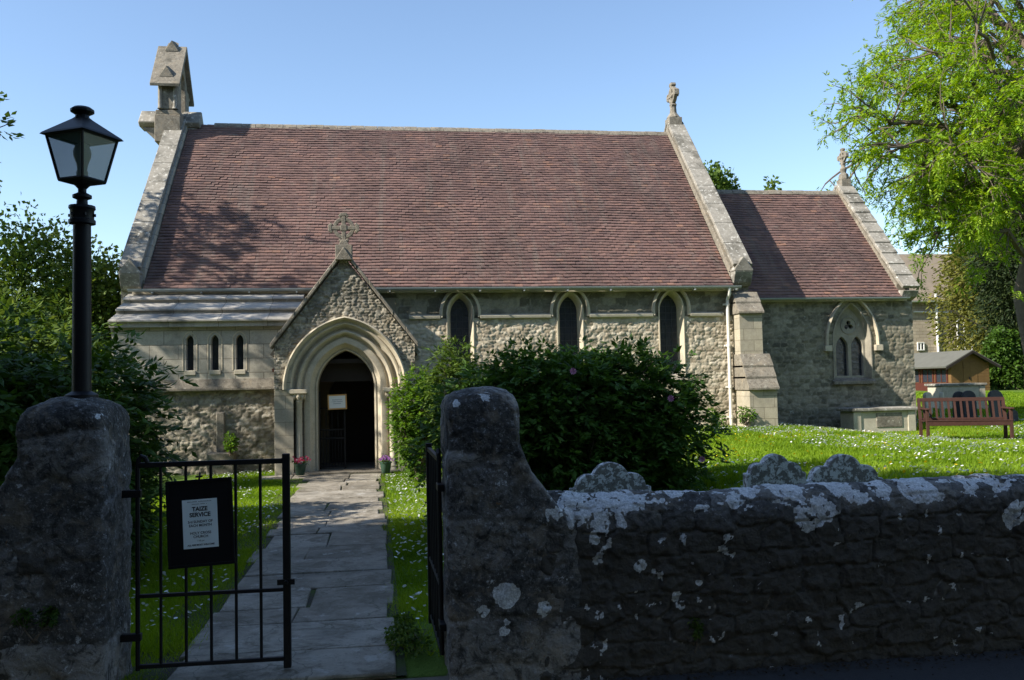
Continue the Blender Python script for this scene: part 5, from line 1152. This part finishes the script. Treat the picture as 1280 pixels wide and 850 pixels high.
# ------------------------------------------------------------------ grass, daisies, litter
def blades(regs, seed):
    g = np.random.default_rng(seed); V = []; A = []
    for (x0, x1, y0, y1, dens, h, w_) in regs:
        n = int((x1-x0)*(y1-y0)*dens); x = g.uniform(x0, x1, n); y = g.uniform(y0, y1, n)
        xl = -1.22-.23*(y-5)/11; xr = .05-.19*(y-5)/11
        k_ = ~((x > xl+g.normal(0, .04, n)) & (x < xr+g.normal(0, .04, n)) & (y < 16.35)) & ~((y < 6.1) & (x > xr) & (x < .3) & (g.random(n) < .8))
        k_ &= ~((x > -2.1) & (x < .55) & (y > 15.7)) | ((x > .1) & (y < 16.3)) & k_
        k_ &= ~((y > LY-.05) & (x < .6)) & ~((y > NY-.06) & (x < 8)) & ~((y > CY-.05) & (x < CX1)) & ~((x > bx0-.03) & (x < bx2) & (y > 17.55) & (y < 20))
        k_ &= ~((x > 10.65) & (x < 12.2) & (y > 15.66) & (y < 16.2))
        x, y = x[k_], y[k_]; n = len(x); z = gz(x, y)-.015
        a = g.uniform(0, 2*math.pi, n); hh = h*g.uniform(.5, 1.3, n)*(.35+1.3*fbm(x*1.7, y*1.7, 0, 15, 3)**1.3)*(1+.5*sst(.58, .7, fbm(x*.7, y*.7, 0, 18, 3))); ww = w_*g.uniform(.7, 1.3, n)
        dx, dy = np.cos(a)*ww, np.sin(a)*ww; lx_, ly_ = g.normal(0, .5, n)*hh, g.normal(0, .5, n)*hh
        V.append(np.stack([np.stack([x-dx, y-dy, z], -1), np.stack([x+dx, y+dy, z], -1), np.stack([x+lx_, y+ly_, z+hh], -1)], 1).reshape(-1, 3))
        sh = np.clip(-.25+1.5*fbm(x*.9, y*.9, 0, 77, 5)+g.normal(0, .18, n), 0, 1); A.append(np.repeat(np.stack([sh, sh*0, sh*0, sh*0+1], -1), 3, 0))
    V = np.concatenate(V); A = np.concatenate(A); F = np.arange(len(V)).reshape(-1, 3)
    return mesh_np('grass', V, F, M['grass'], None, False, A)
gr = blades([(-2.9, -1.1, 5.1, 9, 7000, .055, .004), (-.2, 1.3, 5.3, 9, 7000, .055, .004), (-3.4, -1.1, 9, 17.3, 3200, .05, .006), (-.3, 2.4, 9, 18.3, 2600, .05, .006), (2.0, 15, 9.5, 20.5, 1300, .05, .011), (1.2, 12, 5.6, 9.5, 900, .05, .009), (12, 26, 16, 36, 260, .06, .02)], 5)
tag(gr, 'short bright green lawn grass', 'grass', kind='stuff')
def discs(name, m, n, seed, thr, r, label, h=.05, x0=-3.3):
    g = np.random.default_rng(seed); x = g.uniform(x0, 17, n*6); y = g.uniform(6, 24, n*6)
    d = fbm(x*.55, y*.55, 0, 61 if m is M['daisy'] else 71, 4)+.35*(fbm(x*2.6, y*2.6, 0, 63, 3)-.5); xl = -1.22-.23*(y-5)/11; xr = .05-.19*(y-5)/11
    k_ = (d > thr+g.normal(0, .035, n*6)) & ~((x > xl-.05) & (x < xr+.05)) & ~((y > LY-.1) & (x < .6)) & ~((y > NY-.1) & (x < 8)) & ~((y > CY-.1) & (x < CX1)) & ~((x > -2.1) & (x < .5) & (y > 15.7)) & ~((x > bx0-.03) & (x < bx2) & (y > 17.5))
    x, y = x[k_][:n], y[k_][:n]; n = len(x); z = gz(x, y)+h*g.uniform(.6, 1.2, n); rr = r*g.uniform(.7, 1.25, n)
    T = g.normal(0, .35, (n, 2)); a = np.arange(6)*math.pi/3
    V = np.stack([x[:, None]+rr[:, None]*np.cos(a), y[:, None]+rr[:, None]*np.sin(a), z[:, None]+rr[:, None]*(np.cos(a)*T[:, :1]+np.sin(a)*T[:, 1:]-.35*np.sin(a))], -1).reshape(-1, 3)
    F = np.arange(n*6).reshape(-1, 6); sh = np.repeat(g.random(n), 6)
    return tag(mesh_np(name, V, F, m, None, False, np.stack([sh, sh*0, sh*0, sh*0+1], -1)), label, name, kind='stuff')
discs('daisies', M['daisy'], 12500, 8, .485, .0145, 'white daisies scattered over the lawn')
discs('buttercups', M['dandelion'], 1100, 9, .52, .015, 'small yellow flowers on the lawn', x0=3)
g = np.random.default_rng(3); n = 900; x = g.uniform(.8, 5.2, n); y = YW-.03-np.abs(g.normal(0, .10, n)); C = np.stack([x, y, -.043+g.random(n)*.012], -1)
tag(rhombs(C, np.c_[g.normal(size=(n, 2)), g.normal(0, .15, n)], np.c_[g.normal(size=(n, 2)), g.normal(0, .2, n)], .012, .006, 'leaf_litter', M['soil'], None, g.random(n)), 'brown leaf litter along the foot of the wall', 'leaf litter', kind='stuff')
